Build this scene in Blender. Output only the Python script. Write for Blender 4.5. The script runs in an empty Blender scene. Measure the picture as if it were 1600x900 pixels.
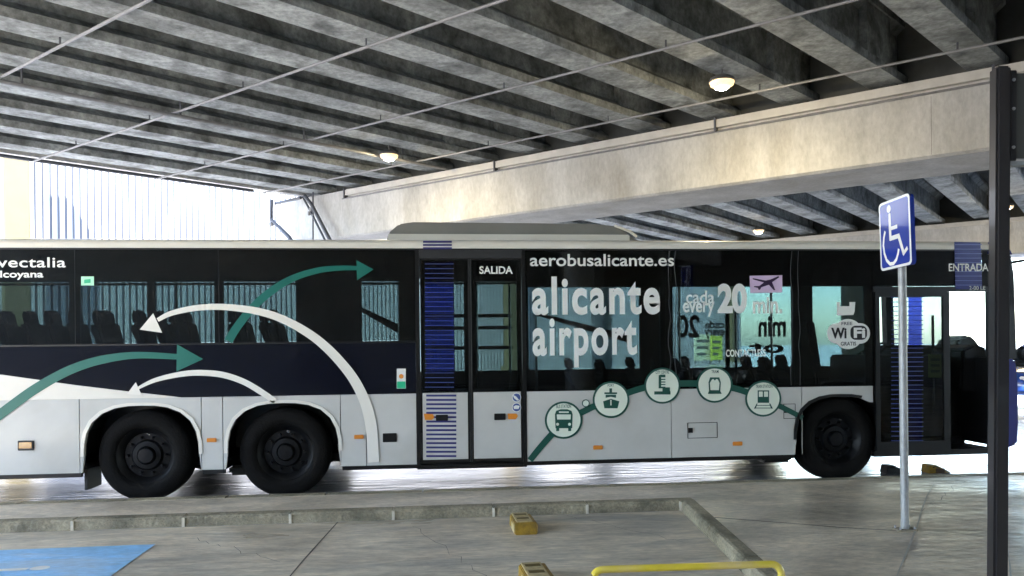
import bpy, bmesh, math, random
from mathutils import Vector, Matrix
random.seed(7)
R = math.radians
scn = bpy.context.scene
col = scn.collection

# ------------------------------------------------------------------ camera
F, CY, RO, TH, EYE = 1200.0, 540.0, 0.01077, R(5.73), 1.6     # focal (px of 1600), horizon row, roll, yaw, eye height
cam = bpy.data.cameras.new('camera'); cam_o = bpy.data.objects.new('camera', cam); col.objects.link(cam_o)
cam.sensor_width = 36; cam.lens = 36 * F / 1600; cam.shift_y = (CY - 450) / 1600
cam.clip_start = 0.05; cam.clip_end = 2000
fw = Vector((math.sin(TH), math.cos(TH), 0)); rt = Vector((math.cos(TH), -math.sin(TH), 0)); up = Vector((0, 0, 1))
c_, s_ = math.cos(RO), math.sin(RO)
rt2 = rt * c_ + up * s_ ; up2 = up * c_ - rt * s_
rt2, up2 = rt * c_ - up * s_, up * c_ + rt * s_               # camera rolled clockwise: picture turns the other way
m = Matrix.Identity(4)
for i in range(3):
    m[i][0] = rt2[i]; m[i][1] = up2[i]; m[i][2] = -fw[i]
m.translation = (0, 0, EYE)
cam_o.matrix_world = m
scn.camera = cam_o

# ------------------------------------------------------------------ light
SUN_AZ, SUN_EL = R(205), R(55)                                # azimuth clockwise from +Y
w = bpy.data.worlds.new('World'); scn.world = w; w.use_nodes = True
nt = w.node_tree; nt.nodes.clear()
sky = nt.nodes.new('ShaderNodeTexSky'); sky.sky_type = 'NISHITA'; sky.sun_disc = False
sky.sun_elevation = SUN_EL; sky.sun_rotation = SUN_AZ
bgn = nt.nodes.new('ShaderNodeBackground'); bgn.inputs[1].default_value = 0.15
wo = nt.nodes.new('ShaderNodeOutputWorld')
nt.links.new(sky.outputs[0], bgn.inputs[0]); nt.links.new(bgn.outputs[0], wo.inputs[0])
sl = bpy.data.lights.new('sun', 'SUN'); sl.energy = 5.0; sl.angle = R(0.5); sl.color = (1, .95, .87)
so = bpy.data.objects.new('sun', sl); col.objects.link(so)
sd = Vector((math.sin(SUN_AZ) * math.cos(SUN_EL), math.cos(SUN_AZ) * math.cos(SUN_EL), math.sin(SUN_EL)))
so.rotation_euler = sd.to_track_quat('Z', 'Y').to_euler(); so.location = sd * 60
vs = scn.view_settings; vs.view_transform = 'Standard'; vs.look = 'None'; vs.gamma = 1; vs.use_curve_mapping = False
vs.exposure = 4.0
scn.cycles.use_denoising = True
scn.cycles.max_bounces = 10; scn.cycles.diffuse_bounces = 6; scn.cycles.transparent_max_bounces = 24
scn.cycles.sample_clamp_indirect = 6.0

# ------------------------------------------------------------------ measuring helpers (photo measurements -> metres on a known plane)
def ray(x, y):
    a = x - 800; b = CY - y
    u = (c_ * a + s_ * b) / F; v = (-s_ * a + c_ * b) / F
    return fw + rt * u + up * v
def atY(x, y, Y):
    r = ray(x, y); return Vector((0, 0, EYE)) + r * (Y / r.y)
def atZ(x, y, z):
    r = ray(x, y); return Vector((0, 0, EYE)) + r * ((z - EYE) / r.z)

# ------------------------------------------------------------------ materials
MATS = {}
def mat(name, base=(.5, .5, .5), rough=.5, metal=0, var=0, scale=3, bump=0, bscale=30, stain=None, stain_scale=1.2, stain_amt=.5, stretch=(1, 1, 1), coat=0, spec=.5, emit=None, estr=0, rvar=0, speck=0, sscale=30):
    if name in MATS: return MATS[name]
    M = bpy.data.materials.new(name); M.use_nodes = True; t = M.node_tree; n = t.nodes; L = t.links
    p = n['Principled BSDF']; p.inputs['Base Color'].default_value = (*base, 1); p.inputs['Roughness'].default_value = rough
    p.inputs['Metallic'].default_value = metal; p.inputs['Coat Weight'].default_value = coat; p.inputs['Specular IOR Level'].default_value = spec
    p.inputs['Coat Roughness'].default_value = .05
    if emit: p.inputs['Emission Color'].default_value = (*emit, 1); p.inputs['Emission Strength'].default_value = estr
    if var or bump or stain or rvar:
        g = n.new('ShaderNodeNewGeometry'); mp = n.new('ShaderNodeMapping'); mp.inputs['Scale'].default_value = stretch
        L.new(g.outputs['Position'], mp.inputs[0])
    if var:
        a = n.new('ShaderNodeTexNoise'); a.inputs['Scale'].default_value = scale; a.inputs['Detail'].default_value = 7; a.inputs['Roughness'].default_value = .65
        L.new(mp.outputs[0], a.inputs['Vector'])
        cr = n.new('ShaderNodeMapRange'); cr.inputs[1].default_value = .3; cr.inputs[2].default_value = .7
        cr.inputs[3].default_value = 1 - var; cr.inputs[4].default_value = 1 + var
        L.new(a.outputs[0], cr.inputs[0])
        mx = n.new('ShaderNodeMix'); mx.data_type = 'RGBA'; mx.blend_type = 'MULTIPLY'; mx.inputs[0].default_value = 1
        mx.inputs[6].default_value = (*base, 1); L.new(cr.outputs[0], mx.inputs[7])
        last = mx.outputs[2]
        if stain:
            b = n.new('ShaderNodeTexNoise'); b.inputs['Scale'].default_value = stain_scale; b.inputs['Detail'].default_value = 5; b.inputs['Distortion'].default_value = .6
            L.new(mp.outputs[0], b.inputs['Vector'])
            sr = n.new('ShaderNodeMapRange'); sr.inputs[1].default_value = .48; sr.inputs[2].default_value = .7; sr.inputs[4].default_value = stain_amt
            L.new(b.outputs[0], sr.inputs[0])
            m2 = n.new('ShaderNodeMix'); m2.data_type = 'RGBA'; L.new(sr.outputs[0], m2.inputs[0]); L.new(last, m2.inputs[6]); m2.inputs[7].default_value = (*stain, 1)
            last = m2.outputs[2]
        if speck:
            b = n.new('ShaderNodeTexNoise'); b.inputs['Scale'].default_value = sscale; b.inputs['Detail'].default_value = 4; b.inputs['Roughness'].default_value = .7
            L.new(mp.outputs[0], b.inputs['Vector'])
            sr = n.new('ShaderNodeMapRange'); sr.inputs[1].default_value = .32; sr.inputs[2].default_value = .68; sr.inputs[3].default_value = 1 - speck; sr.inputs[4].default_value = 1 + speck
            L.new(b.outputs[0], sr.inputs[0])
            m3 = n.new('ShaderNodeMix'); m3.data_type = 'RGBA'; m3.blend_type = 'MULTIPLY'; m3.inputs[0].default_value = 1
            L.new(last, m3.inputs[6]); L.new(sr.outputs[0], m3.inputs[7]); last = m3.outputs[2]
        L.new(last, p.inputs['Base Color'])
    if rvar:
        a = n.new('ShaderNodeTexNoise'); a.inputs['Scale'].default_value = scale * .7; a.inputs['Detail'].default_value = 5
        L.new(mp.outputs[0], a.inputs['Vector'])
        cr = n.new('ShaderNodeMapRange'); cr.inputs[1].default_value = .3; cr.inputs[2].default_value = .7
        cr.inputs[3].default_value = max(.02, rough - rvar); cr.inputs[4].default_value = rough + rvar
        L.new(a.outputs[0], cr.inputs[0]); L.new(cr.outputs[0], p.inputs['Roughness'])
    if bump:
        a = n.new('ShaderNodeTexNoise'); a.inputs['Scale'].default_value = bscale; a.inputs['Detail'].default_value = 4
        L.new(mp.outputs[0], a.inputs['Vector'])
        bp = n.new('ShaderNodeBump'); bp.inputs['Strength'].default_value = bump; bp.inputs['Distance'].default_value = .02
        L.new(a.outputs[0], bp.inputs['Height']); L.new(bp.outputs[0], p.inputs['Normal'])
    MATS[name] = M; return M
def glass(name, tint, gloss=1.0, rough=.01, ior=1.5):
    M = bpy.data.materials.new(name); M.use_nodes = True; t = M.node_tree; n = t.nodes; L = t.links; n.clear()
    o = n.new('ShaderNodeOutputMaterial'); tr = n.new('ShaderNodeBsdfTransparent'); tr.inputs[0].default_value = (*tint, 1)
    gl = n.new('ShaderNodeBsdfGlossy'); gl.inputs['Roughness'].default_value = rough; gl.inputs[0].default_value = (gloss, gloss, gloss, 1)
    lw = n.new('ShaderNodeLayerWeight'); lw.inputs[0].default_value = .5
    pw = n.new('ShaderNodeMath'); pw.operation = 'POWER'; pw.inputs[1].default_value = 5; L.new(lw.outputs['Facing'], pw.inputs[0])
    fr = n.new('ShaderNodeMath'); fr.operation = 'MULTIPLY_ADD'; fr.inputs[1].default_value = .955; fr.inputs[2].default_value = .045; L.new(pw.outputs[0], fr.inputs[0])
    mx = n.new('ShaderNodeMixShader'); L.new(fr.outputs[0], mx.inputs[0]); L.new(tr.outputs[0], mx.inputs[1]); L.new(gl.outputs[0], mx.inputs[2])
    L.new(mx.outputs[0], o.inputs[0]); MATS[name] = M; return M

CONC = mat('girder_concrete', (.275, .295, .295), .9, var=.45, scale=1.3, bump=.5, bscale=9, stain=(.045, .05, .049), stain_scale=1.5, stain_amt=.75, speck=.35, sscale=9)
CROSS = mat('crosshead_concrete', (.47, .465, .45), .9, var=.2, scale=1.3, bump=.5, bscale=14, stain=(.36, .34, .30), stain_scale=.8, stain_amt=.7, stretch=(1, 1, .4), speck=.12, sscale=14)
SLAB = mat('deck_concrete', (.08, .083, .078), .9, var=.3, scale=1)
CONDUIT = mat('galvanised_conduit', (.22, .22, .225), .55, metal=.3, var=.2, scale=6)
DARKPIPE = mat('dark_drain_pipe', (.07, .075, .09), .5)
PAVE = mat('pavement_concrete', (.62, .53, .41), .42, var=.33, scale=1.5, bump=1.0, bscale=7, stain=(.33, .285, .215), stain_scale=1.3, stain_amt=.85, stretch=(.7, 1.5, 1), rvar=.14, speck=.22, sscale=18)
ROAD = mat('road_concrete', (.30, .30, .31), .22, var=.25, scale=1.5, bump=.5, bscale=5, stain=(.22, .21, .2), stain_scale=.8, stain_amt=.7, stretch=(.5, 1.8, 1), rvar=.1, speck=.15, sscale=14)
BAY = mat('bay_concrete', (.64, .55, .42), .38, var=.42, scale=1.2, bump=.8, bscale=7, stain=(.27, .26, .225), stain_scale=1.2, stain_amt=.9, stretch=(.45, 1.4, 1), rvar=.14, speck=.25, sscale=14)
KERB = mat('kerb_concrete', (.29, .25, .17), .8, var=.35, scale=4, bump=.8, bscale=25, stain=(.11, .10, .065), stain_scale=2.4, stain_amt=.85, speck=.3, sscale=40)
MORTAR = mat('pale_mortar', (.62, .56, .45), .9, var=.2, scale=9)
SEAM = mat('dark_seam', (.09, .08, .07), .9)
FENCEW = mat('white_sheet_metal', (.36, .365, .38), .5, var=.03, scale=1)
CREAM = mat('cream_render', (.105, .085, .042), .8, var=.08, scale=2)
PAINTBLUE = mat('blue_floor_paint', (.27, .55, .84), .5, var=.2, scale=2.2, stain=(.5, .55, .6), stain_scale=2.2, stain_amt=.6, stretch=(.6, 1.5, 1), bump=.4, bscale=8, speck=.15, sscale=18)
PAINTWHITE = mat('white_floor_paint', (.78, .78, .76), .5, var=.1, scale=5)
YEL = mat('yellow_rubber', (.30, .175, .012), .6, var=.35, scale=14, bump=.3, bscale=60, stain=(.1, .06, .015), stain_scale=9, stain_amt=.7)
YELW = mat('worn_cream_yellow', (.50, .39, .2), .7, var=.3, scale=18)
YTUBE = mat('yellow_painted_steel', (.72, .56, .05), .35, var=.12, scale=8, stain=(.66, .5, .28), stain_scale=3, stain_amt=.8)
BLACK = mat('black_rubber', (.012, .012, .012), .6)
TYRE = mat('tyre_rubber', (.006, .0055, .005), .8, var=.35, scale=16, spec=.12, bump=.3, bscale=60)
STEEL = mat('galvanised_pole', (.36, .365, .37), .55, metal=.35, var=.2, scale=12)
DARKSTEEL = mat('dark_painted_post', (.022, .02, .022), .28, coat=.4)
BOARD = mat('board_dark_grey', (.05, .05, .045), .5)
# bus
WHITE = mat('bus_white_paint', (.74, .70, .62), .3, coat=.4, var=.04, scale=2)
GREY = mat('bus_silver_paint', (.55, .54, .505), .4, coat=.15, var=.07, scale=1.2, stain=(.43, .41, .36), stain_scale=1.4, stain_amt=.5, bump=.10, bscale=2.5)
NAVY = mat('bus_navy_paint', (.0035, .0042, .010), .12, coat=.0, spec=.35)
BLKPAINT = mat('bus_black_trim', (.004, .004, .0045), .35)
BLUE = mat('bus_blue_paint', (.012, .018, .17), .25, coat=.5)
BLUEL = mat('bus_pale_blue_line', (.16, .2, .5), .4)
NAVYSTR = mat('bus_navy_stripe', (.035, .035, .17), .4)
GREEN = mat('decal_green', (.005, .135, .105), .35)
DGREEN = mat('decal_dark_green', (.008, .075, .055), .4)
CREAMD = mat('decal_cream', (.8, .76, .68), .4)
PALEMINT = mat('decal_pale_mint', (.74, .79, .67), .4)
LETTER = mat('decal_letter_white', (.82, .82, .78), .4)
LILAC = mat('decal_lilac', (.72, .55, .76), .4)
DKPURP = mat('decal_dark_purple', (.03, .01, .05), .4)
ORANGE = mat('amber_marker', (.72, .25, .03), .35)
AMBERD = mat('amber_lens_dark', (.28, .12, .01), .15, coat=.6)
STICKB = mat('sticker_blue', (.05, .09, .3), .4)
STICKG = mat('sticker_green', (.02, .45, .22), .4)
INTER = mat('bus_interior_dark', (.02, .021, .023), .7)
SEATM = mat('seat_fabric_dark', (.012, .014, .02), .85)
SEATG = mat('seat_shell_grey', (.12, .13, .14), .5)
RIM = mat('wheel_rim_dark', (.004, .004, .0045), .5, spec=.2)
HUB = mat('wheel_hub_worn', (.012, .012, .013), .3, metal=.4, spec=.3)
POLEY = mat('bus_grab_pole', (.5, .5, .5), .25, metal=.8)
GLASS = glass('bus_tinted_glass', (.36, .405, .41), .7)
GLASSF = glass('bus_far_tinted_glass', (.46, .56, .57), .7)
CLEAR = glass('clear_glass', (.85, .88, .88), .9)
LAMPE = mat('lamp_lens', (1, 1, 1), .3, emit=(1, .82, .5), estr=150)
LAMPHALO = mat('lamp_halo', (.8, .7, .5), .4, emit=(1, .6, .24), estr=.13)  # warm glow put round the lens to imitate the lamp's halo
LAMPB = mat('lamp_housing', (.12, .12, .12), .5)
SIGNBLUE = mat('sign_blue', (.012, .035, .30), .12, coat=.8)
SIGNWHITE = mat('sign_white', (.8, .8, .8), .2, coat=.5)

# ------------------------------------------------------------------ mesh helpers
class MB:
    def __init__(s): s.v = []; s.f = []
    def add(s, vs, fs):
        o = len(s.v); s.v += [tuple(v) for v in vs]; s.f += [[i + o for i in f] for f in fs]; return s
    def box(s, x0, x1, y0, y1, z0, z1):
        return s.add([(x0, y0, z0), (x1, y0, z0), (x1, y1, z0), (x0, y1, z0), (x0, y0, z1), (x1, y0, z1), (x1, y1, z1), (x0, y1, z1)],
                     [(0, 3, 2, 1), (4, 5, 6, 7), (0, 1, 5, 4), (1, 2, 6, 5), (2, 3, 7, 6), (3, 0, 4, 7)])
    def prism(s, pts, axis, a, b):
        """closed polygon pts (p,q) extruded along axis 'x','y' or 'z' from a to b"""
        def P(p, t): return {'y': (p[0], t, p[1]), 'x': (t, p[0], p[1]), 'z': (p[0], p[1], t)}[axis]
        n = len(pts)
        return s.add([P(p, a) for p in pts] + [P(p, b) for p in pts],
                     [list(range(n)), list(range(2 * n - 1, n - 1, -1))] + [(i, (i + 1) % n, n + (i + 1) % n, n + i) for i in range(n)])
    def tube(s, pts, r, n=10, cap=True):
        pts = [Vector(p) for p in pts]; rings = []
        for i, p in enumerate(pts):
            d = (pts[min(i + 1, len(pts) - 1)] - pts[max(i - 1, 0)]).normalized()
            a = d.cross(Vector((0, 0, 1)) if abs(d.z) < .9 else Vector((1, 0, 0))).normalized(); b = d.cross(a)
            rr = r[i] if isinstance(r, (list, tuple)) else r
            rings.append([p + (a * math.cos(2 * math.pi * k / n) + b * math.sin(2 * math.pi * k / n)) * rr for k in range(n)])
        fs = [(i * n + k, i * n + (k + 1) % n, (i + 1) * n + (k + 1) % n, (i + 1) * n + k) for i in range(len(pts) - 1) for k in range(n)]
        if cap: fs += [list(range(n))[::-1], [(len(pts) - 1) * n + k for k in range(n)]]
        return s.add([v for g in rings for v in g], fs)
    def lathe(s, prof, cx, cy, cz, n=40, axis='y'):
        """profile of (radius, offset along axis)"""
        vs = []
        for r, t in prof:
            for k in range(n):
                a = 2 * math.pi * k / n
                if axis == 'y': vs.append((cx + r * math.cos(a), cy + t, cz + r * math.sin(a)))
                else: vs.append((cx + r * math.cos(a), cy + r * math.sin(a), cz + t))
        fs = [(i * n + k, i * n + (k + 1) % n, (i + 1) * n + (k + 1) % n, (i + 1) * n + k) for i in range(len(prof) - 1) for k in range(n)]
        return s.add(vs, fs)
    def mesh(s, name, origin=(0, 0, 0)):
        me = bpy.data.meshes.new(name); o = Vector(origin)
        me.from_pydata([tuple(Vector(v) - o) for v in s.v], [], s.f); me.update()
        bm = bmesh.new(); bm.from_mesh(me)
        bmesh.ops.recalc_face_normals(bm, faces=bm.faces)
        bmesh.ops.triangulate(bm, faces=[f for f in bm.faces if len(f.verts) > 4])
        bm.to_mesh(me); bm.free(); return me
    def build(s, name, M, parent=None, bevel=0, smooth=False, origin=None):
        org = origin if origin is not None else (parent['_o'] if parent is not None and '_o' in parent else (0, 0, 0))
        me = s.mesh(name, org)
        if bevel:
            bm = bmesh.new(); bm.from_mesh(me)
            bmesh.ops.dissolve_limit(bm, angle_limit=.02, verts=bm.verts, edges=bm.edges)
            es = [e for e in bm.edges if len(e.link_faces) == 2 and e.calc_face_angle(0) > .5]
            bmesh.ops.bevel(bm, geom=es, offset=bevel, segments=2, affect='EDGES', clamp_overlap=True)
            bm.to_mesh(me); bm.free()
        o = bpy.data.objects.new(name, me); col.objects.link(o)
        me.materials.append(M)
        if smooth:
            for p in me.polygons: p.use_smooth = True
            if smooth != 'all': me.set_sharp_from_angle(angle=R(40))
        if parent is not None:
            o.parent = parent; o['_o'] = tuple(org)
        elif origin is not None: o.location = origin; o['_o'] = tuple(org)
        return o
def tag(o, label=None, cat=None, group=None, kind=None):
    if label: o['label'] = label
    if cat: o['category'] = cat
    if group: o['group'] = group
    if kind: o['kind'] = kind
    return o
def thing(name, loc, label, cat, group=None):
    o = bpy.data.objects.new(name, None); col.objects.link(o); o.location = loc; o['_o'] = tuple(loc)
    o.empty_display_size = .2
    return tag(o, label, cat, group)
def copy_tree(o, parent=None):
    c = o.copy(); col.objects.link(c); c.parent = parent
    for ch in list(o.children): copy_tree(ch, c)
    return c

# ================================================================== THE SETTING
# road level sheet to the horizon
MB().add([(-400, -400, 0), (400, -400, 0), (400, 400, 0), (-400, 400, 0)], [(0, 1, 2, 3)]).build('road', ROAD)['kind'] = 'structure'
KX, KY0, KY1, KH = 2.33, 7.17, 8.10, .095           # kerb corner x, near and far kerb line of the island, kerb height
def kx(y): return 2.33 - (7.17 - y) * .109         # the side kerb runs slightly askew
bay = MB().prism([(-14, -8), (kx(-8) - .01, -8), (kx(7.15), 7.15), (-14, 7.15)], 'z', -.05, .004).build('parking_bay', BAY); bay['kind'] = 'structure'
KW = .14
plat = MB().prism([(-14, KY0 + KW), (kx(KY0) + KW, KY0 + KW), (kx(-8) + KW, -8), (16, -8), (16, KY1 - .1), (-14, KY1 - .1)], 'z', -.05, KH - .003).build('pavement', PAVE); plat['kind'] = 'structure'
kerb = thing('kerb', (0, 0, 0), None, None); kerb['kind'] = 'structure'
def kerbstone(p0, p1, inward, M=KERB):
    p0 = Vector((*p0, 0)); p1 = Vector((*p1, 0)); d = (p1 - p0).normalized(); q = Vector((*inward, 0)).normalized()
    g = .006; a = p0 + d * g; b = p1 - d * g
    prof = [(0, -.04), (.012, KH - .025), (.03, KH - .004), (.05, KH + random.uniform(-.001, .003)), (KW, KH + .001), (KW, -.04)]
    vs = [tuple(a + q * u + Vector((0, 0, z))) for u, z in prof] + [tuple(b + q * u + Vector((0, 0, z))) for u, z in prof]
    n = len(prof)
    MB().add(vs, [list(range(n)), list(range(2 * n - 1, n - 1, -1))] + [(i, (i + 1) % n, n + (i + 1) % n, n + i) for i in range(n)]).build('kerb_stone', M, kerb)
xs = [atZ(px, 825, .06).x for px in (-480, -295, -90, 100, 276, 446, 613, 775, 930)]
xs = [-13.0, -12.0, -11.0, -10.0, -9.0, -8.1, -7.1, -6.1, -5.1] + [-4.15, -3.22, -2.27, -1.33, -.40, .53, 1.42, 2.33]
for a, b in zip(xs, xs[1:]):
    kerbstone((a, KY0), (b, KY0), (0, 1))
    MB().box(b - .012, b + .012, KY0 - .004, KY0 + KW, -.02, KH - .012).build('mortar_joint', MORTAR, kerb)
ys = [7.17, 6.15, 5.2, 4.25, 3.3, 2.3, 1.3, .3, -.7, -1.7, -2.7, -3.7, -4.7, -5.7, -6.7, -7.9]
MB().prism([(KX + .001, KY0 + .001), (KX + KW, KY0 + .001), (KX + KW, KY0 + KW), (KX + .001, KY0 + KW)], 'z', -.04, KH).build('kerb_stone', KERB, kerb)
for a, b in zip(ys, ys[1:]):
    kerbstone((kx(a), a), (kx(b), b), (1, .105))
x = -14.
while x < 15.9:                                       # far kerb along the bus lane
    MB().box(x + .006, min(x + .98, 15.99), KY1 - .1, KY1 + .03, -.04, KH + .001 + random.uniform(-.001, .002)).build('kerb_stone', KERB, kerb)
    x += .99
# pavement seam, bay joints
def strip(pts, wd, z, name, M, parent, th=.002):
    mb = MB(); n = len(pts); L_, R_ = [], []
    for i, p in enumerate(pts):
        p = Vector((*p, 0)); a = Vector((*pts[max(i - 1, 0)], 0)); b = Vector((*pts[min(i + 1, n - 1)], 0)); d = (b - a).normalized()
        q = Vector((-d.y, d.x, 0)) * (wd[i] if isinstance(wd, (list, tuple)) else wd) / 2
        L_.append((p.x + q.x, p.y + q.y)); R_.append((p.x - q.x, p.y - q.y))
    mb.add([(*p, z) for p in L_] + [(*p, z) for p in R_], [(i, i + 1, n + i + 1, n + i) for i in range(n - 1)])
    return mb.build(name, M, parent)
strip([(kx(6.43) + KW, 6.43), (2.95, 6.12), (3.25, 5.94), (3.66, 5.76)], [.02, .016, .02, .012], KH + .0012, 'seam', SEAM, plat)
for pts in ([(-.9, 7.15), (-1.0, 5.9), (-1.08, 4.6), (-1.1, 2)], [(-5.2, 7.15), (-5.3, 2)]):
    strip(pts, .012, .0058, 'expansion_joint', SEAM, bay)
rc_ = random.Random(11)
for (x0, y0, x1, y1, par, z) in ((2.7, 7.6, 4.6, 6.9, plat, KH + .0009), (4.3, 6.4, 5.6, 7.7, plat, KH + .0009), (-.2, 6.9, .35, 5.2, bay, .0056), (-2.0, 6.7, -1.2, 5.9, bay, .0056), (1.2, 7.1, 2.0, 6.0, bay, .0056)):
    n_ = 14; pts = [(x0 + (x1 - x0) * i / n_ + rc_.uniform(-.035, .035), y0 + (y1 - y0) * i / n_ + rc_.uniform(-.035, .035)) for i in range(n_ + 1)]
    strip(pts, [.0015 + .004 * rc_.random() for _ in pts], z, 'crack', SEAM, par)
SCUFF = mat('pale_scuff', (.42, .40, .35), .5, var=.25, scale=9)
rs = random.Random(3)
for k in range(9):                                    # pale trowelled lines drawn in the pavement
    x0 = 2.6 + k * .75; y0 = 4.3 + rs.uniform(-.15, .15)
    pts = [(x0 + t * 1.0 + rs.uniform(-.015, .015), y0 + t * 1.3) for t in [i / 6 * 2.6 for i in range(7)]]
    pts = [p for p in pts if p[1] < KY1 - .15]
    strip(pts, [rs.uniform(.006, .016) for _ in pts], KH + .0006, 'trowel_line', SCUFF, plat)
# painted accessible bay
bx = -2.29
pb = MB().add([(bx, 6.54, .0085), (bx, 3.2, .0085), (-5.2, 3.2, .0085), (-5.2, 6.50, .0085)], [(0, 1, 2, 3)]).build('bay_marking', PAINTBLUE, bay)
# symbol of a person in a wheelchair, lying on the paint, its top towards the aisle
def symbol_strips(S, place):
    """S(u,v)->point for the wheelchair drawing in a unit plate, u right, v down"""
    out = []
    def line(pts, wd):
        P = [Vector(p) for p in pts]; n = len(P); A, B = [], []
        for i, p in enumerate(P):
            d = (P[min(i + 1, n - 1)] - P[max(i - 1, 0)]).normalized(); q = Vector((-d.y, d.x)) * wd / 2
            A.append(S(*(p + q))); B.append(S(*(p - q)))
        out.append((A + B, [(i, i + 1, n + i + 1, n + i) for i in range(n - 1)]))
    line([(.36, .19), (.365, .42), (.37, .585)], .075)
    line([(.34, .415), (.60, .415)], .055)
    line([(.345, .56), (.66, .555)], .065)
    line([(.635, .555), (.78, .83)], .07)
    line([(.75, .835), (.90, .755)], .055)
    arc = [(.20, .43), (.15, .52), (.125, .63), (.15, .75), (.22, .86), (.33, .925), (.44, .93), (.54, .88), (.60, .80), (.625, .74)]
    line(arc, .052)
    hc = [(.345 + .068 * math.cos(k * math.pi / 8), .125 + .056 * math.sin(k * math.pi / 8)) for k in range(16)]
    out.append(([S(*p) for p in hc], [list(range(16))]))
    return out
mb = MB()
for vs_, fs_ in symbol_strips(lambda u, v: (-2.74 - 1.2 * v, 5.93 - (u - .345) * .85, .0125), 0): mb.add(vs_, fs_)
mb.build('wheelchair_symbol', PAINTWHITE, pb)

# ================================================================== THE BRIDGE
A1 = R(45.67) + TH; A2 = R(-53.8) + TH; A3 = R(38.5) + TH
bd = Vector((math.sin(A1), math.cos(A1), 0)); bn = Vector((-bd.y, bd.x, 0))      # along girders / towards the open left side
cd = Vector((math.sin(A2), math.cos(A2), 0)); cm = Vector((cd.y, -cd.x, 0))       # along crosshead / away from the camera
bd2 = Vector((math.sin(A3), math.cos(A3), 0)); bn2 = Vector((-bd2.y, bd2.x, 0))
ZB, GD = 6.55, 1.25                                                                # girder soffit, depth
CZ0, CZ1, CM0, CM1 = 5.0, 6.45, 16.12, 18.05
bridge = thing('bridge', (0, 0, 0), 'weathered concrete bridge of parallel girders on crossheads spanning over the bus', 'bridge')
def cross_pts(c0, c1, m0, m1): return [tuple((cd * c + cm * mm).xy) for c, mm in ((c0, m0), (c1, m0), (c1, m1), (c0, m1))]
def frame_pt(c, mm, z): p = cd * c + cm * mm; return (p.x, p.y, z)
def crosshead(m0, m1, c0, c1, z0=CZ0, z1=CZ1, step=3.0):
    mb = MB(); n = 24
    prof = [(m0, z0 + .05), (m0 + .06, z0), (m1 - .06, z0), (m1, z0 + .05), (m1, z1), (m0, z1)]
    mb.add([frame_pt(c0, a, b) for a, b in prof] + [frame_pt(c1, a, b) for a, b in prof],
           [list(range(6)), list(range(11, 5, -1))] + [(i, (i + 1) % 6, 6 + (i + 1) % 6, 6 + i) for i in range(6)])
    return mb.build('crosshead', CROSS, bridge)
ch1 = crosshead(CM0, CM1, -34, 21.3)
# tray and lip that run along the top of the crosshead face
def cbox(c0, c1, m0, m1, z0, z1, name, M, parent):
    return MB().add([frame_pt(c, mm, z) for z in (z0, z1) for c, mm in ((c0, m0), (c1, m0), (c1, m1), (c0, m1))],
                    [(0, 3, 2, 1), (4, 5, 6, 7), (0, 1, 5, 4), (1, 2, 6, 5), (2, 3, 7, 6), (3, 0, 4, 7)]).build(name, M, parent)
TRAY = mat('pale_cable_tray', (.52, .50, .46), .6, var=.12, scale=3)
c = -16
for cc in (-16, -10.2, -4.3, 2.6, 8.6, 14.6, 20.6):
    pass
cuts = [-16, -10.3, -4.6, 1.1, 6.2, 12.2, 18.0]
for a, b in zip(cuts, cuts[1:]):
    cbox(a + .015, b - .015, CM0 - .13, CM0 - .004, CZ1 - .19, CZ1 - .02, 'cable_tray', TRAY, ch1)
    cbox(b - .012, b + .03, CM0 - .16, CM0 - .003, CZ1 - .27, CZ1 + .01, 'tray_bracket', DARKPIPE, ch1)
MB().tube([frame_pt(-16, CM0 - .05, CZ1 - .26), frame_pt(18.2, CM0 - .05, CZ1 - .26)], .022, 6).build('cable', CONDUIT, ch1)
for cc in (2.1, -6.2):                      # formwork joints on the crosshead
    cbox(cc, cc + .005, CM0 - .002, CM0 + .03, CZ0 + .06, CZ1 - .3, 'formwork_joint', SEAM, ch1)
ch2 = crosshead(36.2, 38.0, -44, 24)
cbox(-44, 23.5, 36.9, 37.3, CZ1, ZB + GD + .3, 'sky_block', SLAB, bridge)  # added wall hiding the bright sky above the far crosshead
for a in (-30, -18, -6, 6): cbox(a, a + 11.9, 36.2 - .12, 36.196, CZ1 - .19, CZ1 - .02, 'cable_tray', TRAY, ch2)
ch0 = crosshead(-5.4, -3.5, -34, 21.3)                 # the support at the other end of the span, behind the viewer
# piers under the crossheads
def pier(c, mm, rx=.55, parent=bridge):
    p = cd * c + cm * mm
    mb = MB(); n = 20
    mb.lathe([(rx, -.05), (rx, CZ0 - .35), (rx * 1.25, CZ0 + .002)], p.x, p.y, 0, n, 'z')
    return mb.build('pier', CROSS, parent, smooth=True)
for c_pos in (19.6, -4, -16, -28): pier(c_pos, 17.1, .45)
for c_pos in (-34, -20, -6, 8, 21): pier(c_pos, 37.1)
for c_pos in (-28, -11, 18.5): pier(c_pos, -4.45)
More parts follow.
